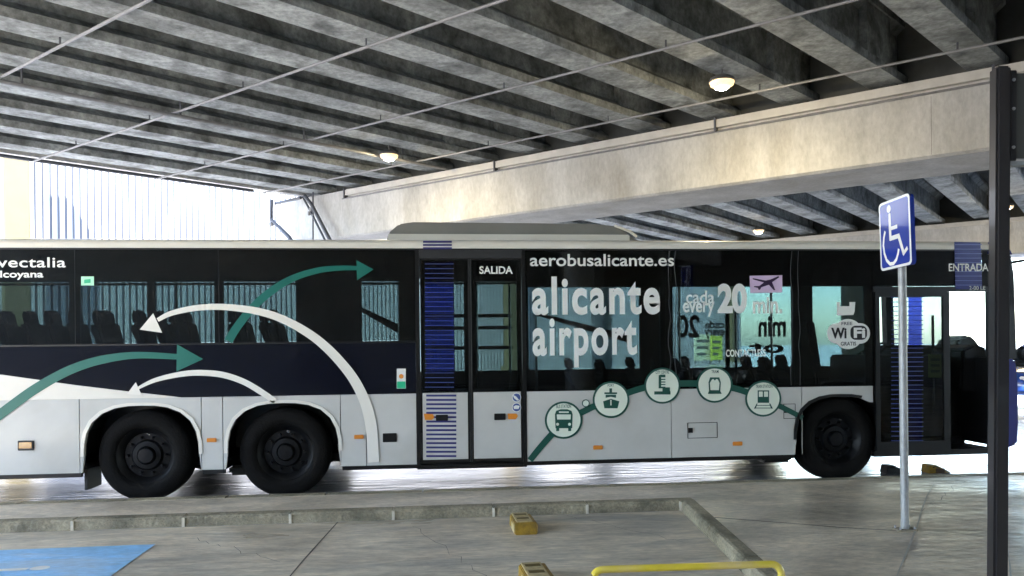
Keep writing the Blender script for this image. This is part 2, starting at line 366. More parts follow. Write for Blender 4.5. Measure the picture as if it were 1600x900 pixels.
# girders: precast I beams
def girder_mesh(L):
    h = .3; prof = [(-h, 0), (h, 0), (h, .16), (.10, .32), (.10, GD - .26), (.26, GD - .12), (.26, GD), (-.26, GD), (-.26, GD - .12), (-.10, GD - .26), (-.10, .32), (-h, .16)]
    mb = MB(); n = len(prof); seg = 1
    mb.add([(0, y, z) for y, z in prof] + [(L, y, z) for y, z in prof], [list(range(n)), list(range(2 * n - 1, n - 1, -1))] + [(i, (i + 1) % n, n + (i + 1) % n, n + i) for i in range(n)])
    for xx in (1.0, L - 1.6):                          # thickened end blocks
        mb.box(xx - .5, xx + .6, -.24, .24, .17, GD - .13)
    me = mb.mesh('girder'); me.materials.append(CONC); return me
GL = 24.0
gm = girder_mesh(GL)
ang1 = math.atan2(bd.y, bd.x)
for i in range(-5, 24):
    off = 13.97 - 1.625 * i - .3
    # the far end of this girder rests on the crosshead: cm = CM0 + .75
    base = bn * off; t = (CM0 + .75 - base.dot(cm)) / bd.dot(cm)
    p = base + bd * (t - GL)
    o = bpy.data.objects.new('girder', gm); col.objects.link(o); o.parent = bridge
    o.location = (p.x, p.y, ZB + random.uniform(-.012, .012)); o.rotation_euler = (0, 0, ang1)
    q = base + bd * t
    MB().add([tuple(Vector((q.x, q.y, z)) - bd * a + bn * b) for z in (CZ1 - .002, ZB - .004) for a, b in ((.55, -.2), (.15, -.2), (.15, .2), (.55, .2))],
             [(0, 3, 2, 1), (4, 5, 6, 7), (0, 1, 5, 4), (1, 2, 6, 5), (2, 3, 7, 6), (3, 0, 4, 7)]).build('bearing_pad', BLACK, bridge)
def par_slab(n0, n1, m0, m1, d, nn, z0, z1, name, M):
    vs = []
    for z in (z0, z1):
        for off, mm in ((n0, m0), (n1, m0), (n1, m1), (n0, m1)):
            b = nn * off; t = (mm - b.dot(cm)) / d.dot(cm); p = b + d * t; vs.append((p.x, p.y, z))
    return MB().add(vs, [(0, 3, 2, 1), (4, 5, 6, 7), (0, 1, 5, 4), (1, 2, 6, 5), (2, 3, 7, 6), (3, 0, 4, 7)]).build(name, M, bridge)
par_slab(2.0, 23.0, -6.6, CM0 + .9, bd, bn, ZB + GD + .005, ZB + GD + .3, 'deck_slab', SLAB)  # unseen rear end cut short to let daylight in behind the viewer
par_slab(-26.0, 1.99, -30, CM0 + .9, bd, bn, ZB + GD + .005, ZB + GD + .3, 'deck_slab', SLAB)  # carried far back out of view to block light from the right
par_slab(22.62, 22.95, -6.6, CM0 + .85, bd, bn, ZB + .02, ZB + GD + 1.0, 'edge_beam', CROSS)
par_slab(-26.3, -26.0, -30, CM0 + .85, bd, bn, ZB + .25, ZB + GD + 1.0, 'edge_beam', CROSS)
# dark end diaphragms between girders, carried low to stop light leaking through
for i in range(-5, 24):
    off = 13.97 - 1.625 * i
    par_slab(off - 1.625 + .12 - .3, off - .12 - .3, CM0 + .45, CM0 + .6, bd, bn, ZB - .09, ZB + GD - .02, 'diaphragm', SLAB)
# second span, slightly turned (the bridge curves)
GL2 = 24.5
gm2 = girder_mesh(GL2)
ang2 = math.atan2(bd2.y, bd2.x)
org2 = cd * 20.9 + cm * (CM1 - .7)
for k in range(0, 32):
    st = org2 - cd * (k * 1.72)
    o = bpy.data.objects.new('girder', gm2); col.objects.link(o); o.parent = bridge
    o.location = (st.x, st.y, ZB + random.uniform(-.012, .012)); o.rotation_euler = (0, 0, ang2)
ends = []
for k, tt in ((0, 0), (0, GL2), (31, GL2), (31, 0)):
    st = org2 - cd * (k * 1.72 - (0.6 if k == 0 else -.6)) + bd2 * tt; ends.append((st.x, st.y))
MB().prism(ends, 'z', ZB + GD + .006, ZB + GD + .3).build('deck_slab', SLAB, bridge)
e0 = org2 + cd * .75; e1 = e0 + bd2 * GL2; nn = cd * .3
MB().prism([tuple(v.xy) for v in (e0, e1, e1 + nn, e0 + nn)], 'z', ZB + .02, ZB + GD + 1.0).build('edge_beam', CROSS, bridge)

# conduits hung under the girders
RODM = (5.62, 8.60, 11.62, 14.70)
RL = ('thin grey conduit under the girders, fourth from the crosshead', 'thin grey conduit under the girders, third from the crosshead',
      'thin grey conduit under the girders, second from the crosshead', 'thin grey conduit under the girders running close beside the crosshead')
for mm, lb in zip(RODM, RL):
    c1 = 21.7 if mm < 14 else 20.3
    t = thing('conduit', frame_pt(2, mm, 6.42), lb, 'conduit', 'conduits hung under the girders')
    # stay within the deck's left edge
    cc1 = c1
    while bn.dot(cd * cc1 + cm * mm) > 22.5: cc1 -= .1
    MB().tube([frame_pt(-8, mm, 6.42), frame_pt(cc1, mm, 6.42)], .025, 8).build('pipe', CONDUIT, t, smooth=True)
    for i in range(-5, 9):
        off = 13.97 - 1.625 * i - .3
        if i % 2: continue
        # where this girder crosses the conduit
        b = bn * off; tt = (mm - b.dot(cm)) / bd.dot(cm); q = b + bd * tt
        if q.dot(cd) > cc1: continue
        MB().box(q.x - .012, q.x + .012, q.y - .012, q.y + .012, 6.40, ZB + .01).build('hanger', DARKPIPE, t)
# double conduit along the girders
ta = bn * 15.95; q0 = ta - bd * 12; q1 = ta + bd * ((15.6 - ta.dot(cm)) / bd.dot(cm))
t = thing('conduit', (q0.x, q0.y, 6.36), 'bright conduit running lengthwise beneath a girder, crossing the other conduits', 'conduit', 'conduits hung under the girders')
MB().tube([(q0.x, q0.y, 6.36), (q1.x, q1.y, 6.36)], .04, 8).build('pipe', CONDUIT, t, smooth=True)
for k in range(9):
    q = q0 + (q1 - q0) * ((k + .5) / 9)
    MB().box(q.x - .015, q.x + .015, q.y - .015, q.y + .015, 6.34, ZB + .35).build('hanger', DARKPIPE, t)
# conduit along the deck edge
ta = bn * 22.45; q0 = ta - bd * 8; q1 = ta + bd * ((14.4 - ta.dot(cm)) / bd.dot(cm))
t = thing('conduit', (q0.x, q0.y, 6.45), 'dark conduit following the outer edge of the deck above the white fence', 'conduit', 'conduits hung under the girders')
MB().tube([(q0.x, q0.y, 6.45), (q1.x, q1.y, 6.45)], .05, 8).build('pipe', DARKPIPE, t, smooth=True)

# drain pipes at the end of the crosshead
def pp(px, py, mm):                                    # pixel -> point on the vertical plane cm = mm
    r = ray(px, py); o = Vector((0, 0, EYE)); return o + r * (mm / r.dot(cm))
def drain(pts, r, lb, mm):
    P = [pp(x, y, mm) for x, y in pts]; P[-1].z = max(P[-1].z, 3.4)
    t = thing('drain_pipe', (P[-1].x, P[-1].y, P[-1].z), lb, 'drain pipe', 'drain pipes at the crosshead end')
    MB().tube(P, r, 10).build('pipe', DARKPIPE, t, smooth=True)
    for k in (1,):
        p = P[k]; MB().lathe([(r, -.06), (r * 1.35, -.05), (r * 1.35, .05), (r, .06)], p.x, p.y, p.z - .15, 12, 'z').build('collar', CONDUIT, t)
    return t
drain([(424, 312), (424, 343), (452, 371), (480, 420)], .065, 'bent dark drain pipe standing off the end of the crosshead', CM0 - .5)
drain([(476, 306), (487, 320), (514, 372), (530, 404)], .06, 'thick slanting dark drain pipe in front of the crosshead', CM0 - .35)
drain([(473, 308), (483, 326), (506, 372), (520, 400)], .035, 'thin slanting pipe beside the thick drain pipe', CM0 - .3)
drain([(489, 300), (489, 330), (489, 372), (489, 420)], .025, 'thin upright pipe between the slanting drain pipes', CM0 - .3)
# lateral stay at the end of the crosshead
P = [pp(430, 318, CM0 - .4), pp(470, 309, CM0 - .4)]
t = tag(MB().tube(P, .05, 8).build('pipe_bracket', DARKPIPE, origin=tuple(P[0])), 'short dark bracket bar joining the drain pipes under the deck corner', 'bracket')

# lamps
def lamp(p, lb):
    t = thing('ceiling_lamp', (p.x, p.y, p.z), lb, 'lamp', 'round lamps under the bridge')
    MB().lathe([(.0, .09), (.12, .09), (.22, .03), (.245, -.02), (.22, -.03)], p.x, p.y, p.z, 20, 'z').build('housing', LAMPB, t, smooth=True)
    MB().lathe([(.22, -.025), (.205, -.085), (.12, -.13)], p.x, p.y, p.z, 24, 'z').build('halo_ring', LAMPHALO, t, smooth=True)
    MB().lathe([(.119, -.1305), (.09, -.15), (.04, -.163), (0.0, -.166)], p.x, p.y, p.z, 20, 'z').build('lens', LAMPE, t, smooth=True)
    MB().tube([(p.x, p.y, p.z + .08), (p.x, p.y, ZB + .02)], .02, 8).build('stem', LAMPB, t)
lamp(atZ(1128, 126, 6.35), 'lit round lamp under the girders beside the near crosshead')
lamp(atZ(608, 241, 6.35), 'lit round lamp under the girders towards the drain pipes')
lamp(atZ(1185, 359, 6.3), 'lit lamp under the span beyond the crosshead, towards the white fence')
lamp(atZ(1572, 322, 6.3), 'lit lamp under the span beyond the crosshead, towards the blue car')

# added unseen wall behind the viewer, blocks light and keeps the bus glass dark
RW = mat('blocking_wall_grey', (.2, .19, .17), .9, var=.25, scale=1.2)
rw = thing('blocking_wall', (10, -16, 0), 'grey wall of tall concrete panels added unseen to darken the bus glass', 'wall')
for k in range(22):
    MB().box(-46 + k * 4 + .01, -42 + k * 4 - .01, -16.3 + random.uniform(-.01, .01), -16, 0, 6.2).build('wall_panel', RW, rw)
MB().box(-46, 42, -16.4, -15.9, 6.2, 6.45).build('coping', RW, rw)
# ================================================================== OUTSIDE: fence, pillar
FN = 35.0                                               # distance of the fence line
fence = thing('metal_fence', tuple(bn * FN), 'tall white ribbed sheet metal fence in sunlight beyond the bridge', 'fence')
PIT = .27
pm = MB().prism([(0, .012), (.012, 0), (PIT - .107, 0), (PIT - .095, .012), (PIT - .095, .02), (0, .02)], 'z', 0, 11.).mesh('panel'); pm.materials.append(FENCEW)
nloc = bn * FN
for k in range(285):
    s = -14 + k * PIT
    o = bpy.data.objects.new('panel', pm); col.objects.link(o); o.parent = fence
    p = bd * s; o.location = (p.x, p.y, 0); o.rotation_euler = (0, 0, ang1)
MB().prism([tuple((bn * (FN + a) + bd * b).xy) for a, b in ((.028, -14), (.028, 63), (.05, 63), (.05, -14))], 'z', 0, 11).build('rib_shade_sheet', mat('rib_shade_grey', (.075, .078, .09), .9), fence)  # dark sheet seen through the slits stands in for shade between ribs
for z in (.5, 5.4, 10.6):
    MB().tube([tuple(bn * (FN + .1) + bd * -14 + Vector((0, 0, z))), tuple(bn * (FN + .1) + bd * 63 + Vector((0, 0, z)))], .018, 6).build('rail', CONDUIT, fence)
def fence_spot(px, off):
    u0 = ray(px, 400); return u0 * ((FN - off) / u0.dot(bn))
pc = fence_spot(25, 1.1)
pil = thing('pillar', (pc.x, pc.y, 0), 'cream pillar before the white fence, farthest from the advertising boards', 'pillar')
MB().prism([tuple((Vector((pc.x, pc.y, 0)) + bd * a + bn * b).xy) for a, b in ((-.42, -.3), (.42, -.3), (.42, .3), (-.42, .3))], 'z', 0, 10.5).build('shaft', CREAM, pil, bevel=.03)
MB().prism([tuple((Vector((pc.x, pc.y, 0)) + bd * a + bn * b).xy) for a, b in ((-.55, -.43), (.55, -.43), (.55, .43), (-.55, .43))], 'z', -.02, .35).build('plinth', CREAM, pil)
for px_, lb in ((1142, 'cream pillar before the white fence, next to the advertising boards'), (798, 'cream pillar before the white fence, the middle one of three')):
    c2 = copy_tree(pil); p2 = fence_spot(px_, 1.1); c2.location = (p2.x, p2.y, 0); c2['label'] = lb
def hoarding(px, off, wd, z0, z1, colr, lb):
    p = fence_spot(px, off); t = thing('advertising_board', (p.x, p.y, 0), lb, 'board')
    P4 = lambda a, b: tuple((Vector((p.x, p.y, 0)) + bd * a + bn * b).xy)
    MB().prism([P4(-wd / 2, -.04), P4(wd / 2, -.04), P4(wd / 2, .04), P4(-wd / 2, .04)], 'z', z0, z1).build('panel', colr, t)
    for k in range(3):
        MB().prism([P4(-wd * .4, -.05), P4(wd * (.1 + .1 * k), -.05), P4(wd * (.1 + .1 * k), -.042), P4(-wd * .4, -.042)], 'z', z0 + (z1 - z0) * (.2 + .25 * k), z0 + (z1 - z0) * (.3 + .25 * k)).build('panel_stripe', SLAB, t)
    for a in (-wd * .4, wd * .4):
        q = P4(a, .09); MB().tube([(q[0], q[1], 0), (q[0], q[1], z1)], .05, 8).build('leg', CONDUIT, t)
hoarding(1098, 3, 2.6, .3, 2.3, mat('board_cream', (.6, .6, .4), .6), 'cream advertising board with dark stripes before the white fence')
hoarding(1118, 3.4, 1.6, .3, 2.2, mat('board_lime', (.42, .5, .06), .6), 'lime yellow advertising board with dark stripes before the white fence')

# ================================================================== THE BUS
YB, BW = 8.35, 2.5
bus = thing('city_bus', (.3, YB + BW / 2, 0), 'long silver and navy city bus with airport lettering parked under the bridge', 'bus')
def S(x, y, Y=YB): p = atY(x, y, Y); return (p.x, p.z)
def X(x, Y=YB): return atY(x, 560, Y).x
ZS, ZP, ZW, ZH, ZT, ZR = .33, 1.093, 1.665, 2.31, 2.655, 2.755    # skirt, panel top, sill, header, glass top, roof edge
REAR, FRONT = -6.35, 6.72
D1, D2, D3 = YB - .004, YB - .007, YB - .010               # decal layers (sheets, metres in front of the side)
def poly(pts, name, M, y0=YB, th=.02, parent=bus, px=True, **k):
    P = [S(*p) if px else p for p in pts]
    return MB().prism(P, 'y', y0, y0 + th).build(name, M, parent, **k)
def sheet(pts, name, M, y=D1, parent=bus, px=True, rnd=None):
    P = [S(*p) if px else p for p in pts]
    return MB().add([(p[0], y, p[1]) for p in P], [list(range(len(P)))]).build(name, M, parent)
def ribbon(pts, wds, name, M, y=D1, parent=bus):
    P = [Vector(S(*p)) for p in pts]
    # smooth the measured points
    Q, Wd = [], []
    n = len(P)
    for i in range(n - 1):
        p0, p1, p2, p3 = P[max(i - 1, 0)], P[i], P[i + 1], P[min(i + 2, n - 1)]
        for k in range(8):
            t = k / 8
            Q.append(.5 * ((2 * p1) + (p2 - p0) * t + (2 * p0 - 5 * p1 + 4 * p2 - p3) * t * t + (3 * p1 - p0 - 3 * p2 + p3) * t ** 3))
            Wd.append(wds[i] * (1 - t) + wds[i + 1] * t)
    Q.append(P[-1]); Wd.append(wds[-1]); n = len(Q); A, B = [], []
    for i in range(n):
        d = (Q[min(i + 1, n - 1)] - Q[max(i - 1, 0)]).normalized(); q = Vector((-d.y, d.x)) * Wd[i] / 300
        A.append((Q[i].x + q.x, y, Q[i].y + q.y)); B.append((Q[i].x - q.x, y, Q[i].y - q.y))
    return MB().add(A + B, [(i, i + 1, n + i + 1, n + i) for i in range(n - 1)]).build(name, M, parent)
def disc(x, y, rpx, name, M, yy=D1, parent=bus, n=40, r0=0):
    cx, cz = S(x, y); r = rpx * (abs(S(x + 10, y)[0] - cx) / 10)
    rz = rpx * (abs(S(x, y + 10)[1] - cz) / 10)
    if r0:
        k = r0 / rpx
        vs = [(cx + r * math.cos(a), yy, cz + rz * math.sin(a)) for a in [2 * math.pi * i / n for i in range(n)]] + [(cx + r * k * math.cos(a), yy, cz + rz * k * math.sin(a)) for a in [2 * math.pi * i / n for i in range(n)]]
        return MB().add(vs, [(i, (i + 1) % n, n + (i + 1) % n, n + i) for i in range(n)]).build(name, M, parent)
    return MB().add([(cx + r * math.cos(2 * math.pi * i / n), yy, cz + rz * math.sin(2 * math.pi * i / n)) for i in range(n)], [list(range(n))]).build(name, M, parent)
def text(body, box, name, M, y=D1, parent=bus, bold=.0, shear=0, mirror=False, Yp=None, spacing=1.0, axes=None):
    """lettering fitted to a box (x0,y0,x1,y1) measured in the photo"""
    cu = bpy.data.curves.new(name, 'FONT'); cu.body = body; cu.offset = bold; cu.shear = shear; cu.space_character = spacing; cu.resolution_u = 5
    ob = bpy.data.objects.new(name, cu); col.objects.link(ob)
    dg = bpy.context.evaluated_depsgraph_get(); me = bpy.data.meshes.new_from_object(ob.evaluated_get(dg))
    bpy.data.objects.remove(ob); bpy.data.curves.remove(cu)
    xs_ = [v.co.x for v in me.vertices]; ys_ = [v.co.y for v in me.vertices]
    lx, hx, ly, hy = min(xs_), max(xs_), min(ys_), max(ys_)
    Yp = Yp or YB
    tl = atY(box[0], box[1], Yp); br = atY(box[2], box[3], Yp); tr = atY(box[2], box[1], Yp); bl = atY(box[0], box[3], Yp)
    x0, x1 = (tl.x + bl.x) / 2, (tr.x + br.x) / 2; z1 = (tl.z + tr.z) / 2; z0 = (bl.z + br.z) / 2
    og = Vector(parent['_o'])
    for v in me.vertices:
        u = (v.co.x - lx) / (hx - lx); t = (v.co.y - ly) / (hy - ly)
        if mirror: u = 1 - u
        v.co = Vector((x0 + (x1 - x0) * u, y, z0 + (z1 - z0) * t)) - og
    me.materials.clear(); me.materials.append(M)
    o = bpy.data.objects.new(name, me); col.objects.link(o); o.parent = parent; o['_o'] = tuple(og)
    return o

# ---- lower panels with wheel arches
AX = (-3.049, -1.609, 4.60)                                # axle positions
def arch(cx, r=.575, n=14, z0=ZS, cz=.50, sq=.90):
    pts = []
    a0 = math.asin(min(1, (cz - z0) / r)) if cz > z0 else 0
    for i in range(n + 1):
        a = math.pi * (1 - i / n)
        ca, sa = math.cos(a), math.sin(a)
        k = (abs(ca) ** 2.7 + abs(sa) ** 2.7) ** (-1 / 2.7)
        pts.append((cx + r * ca * k, cz + r * sq * sa * k))
    return [(cx - r - .02, z0)] + pts + [(cx + r + .02, z0)]
def lower(x0, x1, ar=None, name='lower_panel', M=GREY, zt=ZP):
    g = .004
    pts = [(x0 + g, zt), (x0 + g, ZS)] + (arch(ar) if ar is not None else []) + [(x1 - g, ZS), (x1 - g, zt)]
    return poly(pts, name, M, px=False, th=.03)
P = [REAR + .06, -4.9, X(123), X(313.5), X(347), X(531), X(571), X(650)]
lower(P[0], P[1]); lower(P[1], P[2]); lower(P[2], P[3], AX[0]); lower(P[3], P[4]); lower(P[4], P[5], AX[1]); lower(P[5], P[6]); lower(P[6], P[7])
XD0, XD1 = X(650), X(822)
XR = [XD1, X(1048), X(1252), X(1364)]
lower(XR[0], XR[1]); lower(XR[1], XR[2])
# last grey panel ends in the front wheel arch
def lower_front():
    g = .004; a = arch(AX[2], .53)
    return poly([(XR[2] + g, ZP), (XR[2] + g, ZS)] + [q for q in a if q[0] < XR[3] - .02] + [(XR[3] - g, [q for q in a if q[0] < XR[3] - .02][-1][1]), (XR[3] - g, ZP)], 'lower_panel', GREY, px=False, th=.03)
lower_front()
# lighter lips round the arches
for cx, rr in ((AX[0], .575), (AX[1], .575), (AX[2], .53)):
    a = arch(cx, rr)[1:-1]; b = arch(cx, rr + .035)[1:-1]; n = len(a)
    if cx > 4: k = [i for i in range(n) if b[i][0] < XR[3] - .03]; a = [a[i] for i in k]; b = [b[i] for i in k]; n = len(a)
    MB().add([(p[0], YB - .012, p[1]) for p in a] + [(p[0], YB - .012, p[1]) for p in b] + [(p[0], YB + .04, p[1]) for p in a] + [(p[0], YB + .001, p[1]) for p in b],
             [(i, i + 1, n + i + 1, n + i) for i in range(n - 1)] + [(i, i + 1, 2 * n + i + 1, 2 * n + i) for i in range(n - 1)] + [(n + i, n + i + 1, 3 * n + i + 1, 3 * n + i) for i in range(n - 1)]).build('arch_lip', WHITE if cx < 4 else BLKPAINT, bus, smooth=True)
# dark skirt edge beneath
for a, b in ((REAR + .06, AX[0] - .61), (AX[0] + .61, AX[1] - .61), (AX[1] + .61, XD0), (XD1, AX[2] - .56)):
    MB().box(a, b, YB + .008, YB + .06, ZS - .045, ZS + .01).build('skirt_edge', BLKPAINT, bus)
# ---- mid band (navy), left of the middle door
poly([(REAR + .06, ZP + .004), (XD0 - .002, ZP + .004), (XD0 - .002, ZW), (REAR + .06, ZW)], 'side_panel', NAVY, px=False, th=.03)
MB().box(REAR + .06, XD0 - .01, YB - .006, YB - .0005, ZW - .022, ZW - .004).build('waist_strip', BLKPAINT, bus)
# ---- window panes
def pane(x0, x1, z0, z1, M=GLASS, Y=YB, name='window_pane', parent=bus):
    return MB().box(x0 + .003, x1 - .003, Y, Y + .008, z0, z1).build(name, M, parent)
WX = [REAR + .06, X(118), X(342.5), XD0]
for a, b in zip(WX, WX[1:]):
    pn = pane(a, b, ZW + .003, ZT)
WR = [XD1, X(1050), X(1241), X(1364)]
for a, b in zip(WR, WR[1:]):
    pane(a, b, ZP + .004, ZT)
pane(X(1364), X(1545), S(1450, 452)[1], ZT, name='window_pane')
for px_ in (118, 342.5):
    MB().box(X(px_) - .004, X(px_) + .004, YB + .002, YB + .02, ZW, ZT).build('pane_seal', INTER, bus)
# wrinkled seal trims of the right-hand panes
for px_, w_ in ((1046, 5), (1055, 3), (1236, 4), (1248, 5)):
    pts = [(px_ + random.uniform(-2, 2), 392 + k * 21) for k in range(11)]
    ribbon(pts, [1.2] * 11, 'film_edge', mat('film_edge', (.06, .065, .07), .3), D1)
# dark print and pillars behind the glass
MB().box(REAR + .06, XD0, YB + .03, YB + .06, ZH, ZT).build('window_header', BLKPAINT, bus)
MB().box(XD1, FRONT - .4, YB + .03, YB + .06, S(1000, 448)[1], ZT).build('window_header', BLKPAINT, bus)
for a, b in ((109, 126), (231, 243), (336, 350), (464, 566), (624, 652)):
    MB().box(X(a, YB + .03), X(b, YB + .03), YB + .03, YB + .055, ZW, ZH).build('window_pillar', BLKPAINT, bus)
for a, b in ((1032, 1052), (1238, 1252), (1352, 1368)):
    MB().box(X(a, YB + .03), X(b, YB + .03), YB + .03, YB + .055, ZP, ZH).build('window_pillar', BLKPAINT, bus)
# green exit sticker
sheet([(127, 432), (147, 432), (147, 446), (127, 446)], 'exit_sticker', mat('sticker_mint', (.45, .85, .6), .4), D1)
sheet([(132, 437), (142, 436), (142, 442), (132, 443)], 'sticker_mark', STICKG, D2)
# ---- far side: pillars between the far windows, below and above them
YF = YB + BW
def fx(x): return X(x, YF - .04)
FOP = [(-330, -130), (-120, -12), (-4, 112), (126, 231), (243, 338), (350, 467), (566, 630), (652, 726), (742, 812), (826, 1000), (1050, 1135), (1140, 1243), (1270, 1352)]
ZFB = [ZW - .02] * 6 + [1.55, 1.25, 1.25, 1.25, 1.25, 1.25, 1.25]
xs = REAR + .06
for (a, b), zb in zip(FOP, ZFB):
    xa, xb = max(fx(a), REAR + .07), min(fx(b), FRONT - .3)
    if xa > xs + .002: MB().box(xs, xa, YF - .05, YF, ZS, ZT).build('far_pillar', INTER, bus)
    MB().box(xa, xb, YF - .05, YF, ZS, zb).build('far_panel', INTER, bus)
    MB().box(xa, xb, YF - .05, YF, 2.56, ZT).build('far_header', INTER, bus)
    MB().box(xa, xb, YF - .02, YF - .012, zb, 2.56).build('far_window_pane', GLASSF if b < 1480 else CLEAR, bus)
    xs = xb
if xs < FRONT - .26: MB().box(xs, FRONT - .25, YF - .05, YF, ZS, ZT).build('far_pillar', INTER, bus)
# lettering on the far windows, seen from behind
for tx, bxx in (('20', (1058, 492, 1093, 528)), ('cada', (1101, 501, 1132, 513)), ('every', (1101, 515, 1132, 529)), ('min', (1185, 494, 1228, 526)), ('ot', (1170, 535, 1225, 552))):
    text(tx, bxx, 'far_lettering', BLKPAINT, YF + .003, bold=.03, mirror=True, Yp=YF)
# ---- roof
rp = [(YB + .0, ZT), (YB - .004, ZT + .03), (YB, ZT + .06), (YB + .02, ZR - .012), (YB + .06, ZR), (YB + .35, ZR + .045), (YB + BW / 2, ZR + .07)]
rp = rp + [(2 * YB + BW - y, z) for y, z in rp[::-1][1:]] + [(YF - .06, ZT - .01), (YB + BW / 2, ZT + .05), (YB + .06, ZT - .01)]
MB().prism(rp, 'x', REAR + .08, FRONT - .12).build('roof', WHITE, bus, smooth=True)
MB().box(REAR + .06, FRONT - .15, YB - .008, YB + .01, ZT - .012, ZT + .004).build('roof_gutter', BLKPAINT, bus)
# roof unit
AY0, AY1 = YB + .42, YB + 2.05
xa, xb = X(606, AY0), X(1000, AY0); zl = ZR + .035
prof = [(xa, zl), (xa + .02, zl + .10), (xa + .14, zl + .2), (xa + .3, zl + .225), (X(930, AY0), zl + .215), (X(968, AY0), zl + .185), (X(988, AY0), zl + .07), (xb + .05, zl)]
AC = mat('roof_unit_grey', (.2, .195, .175), .5, var=.08, scale=2)
MB().prism([(a, b) for a, b in prof], 'y', AY0, AY1).build('roof_unit', AC, bus, bevel=.02, smooth=True)
MB().box(xa + .02, X(985, AY0), AY0 - .03, AY0 - .002, zl + .0, zl + .085).build('roof_unit_trim', WHITE, bus, bevel=.01)
MB().tube([(X(962, AY0), AY0 - .02, zl + .19), (X(985, AY0), AY0 - .03, zl + .12), (X(996, AY0), AY0 - .03, zl + .06)], .015, 8).build('roof_cable', WHITE, bus)
# ---- rear, floor, underbody, interior lining
MB().box(REAR, REAR + .06, YB + .02, YF - .02, ZS, ZT + .05).build('rear_panel', NAVY, bus, bevel=.015)
def floor_boxes():
    mb = MB()
    mb.box(REAR + .06, 6.2, YB + .5, YF - .5, ZS - .02, ZS + .07)
    for a, b in ((REAR + .06, AX[0] - .62), (AX[0] + .62, AX[1] - .62), (AX[1] + .62, AX[2] - .66), (AX[2] + .64, 5.3)):
        for y0, y1 in ((YB + .061, YB + .499), (YF - .499, YF - .06)): mb.box(a, b, y0, y1, ZS - .018, ZS + .068)
    return mb.build('underbody', BLKPAINT, bus)
floor_boxes()
MB().box(REAR + .07, XD0 - .1, YB + .07, YF - .06, 1.06, 1.10).build('raised_floor', INTER, bus)
MB().box(XD0 - .1, XD0 - .06, YB + .5, YF - .06, .4, 1.10).build('floor_step', INTER, bus)
MB().box(REAR + .08, FRONT - .3, YB + .07, YF - .06, ZT - .05, ZT - .02).build('ceiling_lining', INTER, bus)
for cx in AX:                                              # wheel housings
    for y0, y1 in ((YB + .03, YB + .5), (YF - .5, YF - .03)):
        a = arch(cx, .615 if cx < 4 else .56)[1:-1]; n = len(a)
        inner = y1 if y0 < YB + 1 else y0
        mb = MB(); mb.add([(p[0], y0, p[1]) for p in a] + [(p[0], y1, p[1]) for p in a], [(i, i + 1, n + i + 1, n + i) for i in range(n - 1)])
        mb.add([(p[0], inner, p[1]) for p in a], [list(range(n))])
        mb.build('wheel_housing', BLKPAINT, bus)
# mud flaps and tank parts hanging below
MB().box(AX[0] - .60, AX[0] - .57, YB + .06, YB + .4, .14, .36).build('mud_flap', BLACK, bus)
for px0, px1, zb in ((345, 385, .22), (538, 566, .27), (1205, 1252, .2)):
    MB().box(X(px0), X(px1), YB + .25, YB + .9, zb, ZS).build('under_tank', BLACK, bus, bevel=.03)
for cx in AX: MB().tube([(cx, YB + .3, .48), (cx, YF - .3, .48)], .07, 10).build('axle', BLACK, bus)
# ---- wheels
def wheel(cx, near):
    w_ = MB(); yy = YB + .05 if near else YF - .05; sg = 1 if near else -1
    rim = MB().lathe([(0, .10 * sg), (.09, .10 * sg), (.10, .075 * sg), (.145, .08 * sg), (.165, .11 * sg), (.235, .115 * sg), (.275, .05 * sg), (.295, .035 * sg), (.30, .06 * sg), (.30, .26 * sg), (0, .26 * sg)], cx, yy, .48, 40).build('wheel', RIM, bus, smooth=True)
    ty = MB().lathe([(.295, .04 * sg), (.315, .012 * sg), (.36, 0), (.42, .008 * sg), (.462, .035 * sg), (.478, .06 * sg), (.481, .1 * sg), (.476, .105 * sg), (.476, .115 * sg), (.481, .12 * sg), (.481, .18 * sg), (.476, .185 * sg), (.476, .195 * sg), (.481, .2 * sg), (.478, .25 * sg), (.45, .29 * sg), (.30, .28 * sg)], cx, yy, .482, 48).build('tyre', TYRE, rim, smooth=True)
    if near:
        nb = MB()
        for k in range(10):
            a = 2 * math.pi * k / 10
            nb = MB().lathe([(.0, .055), (.014, .055), (.016, .08), (.016, .118)], cx + .195 * math.cos(a), yy, .48 + .195 * math.sin(a), 8).build('wheel_nut', HUB, rim)
        MB().lathe([(0, .035), (.075, .04), (.085, .055), (.088, .1)], cx, yy, .48, 24).build('hub_cap', HUB, rim, smooth=True)
        MB().tube([(cx + .05, yy + .03, .70), (cx + .02, yy + .03, .715)], .008, 6).build('valve', POLEY, rim)
for cx in AX:
    wheel(cx, True); wheel(cx, False)
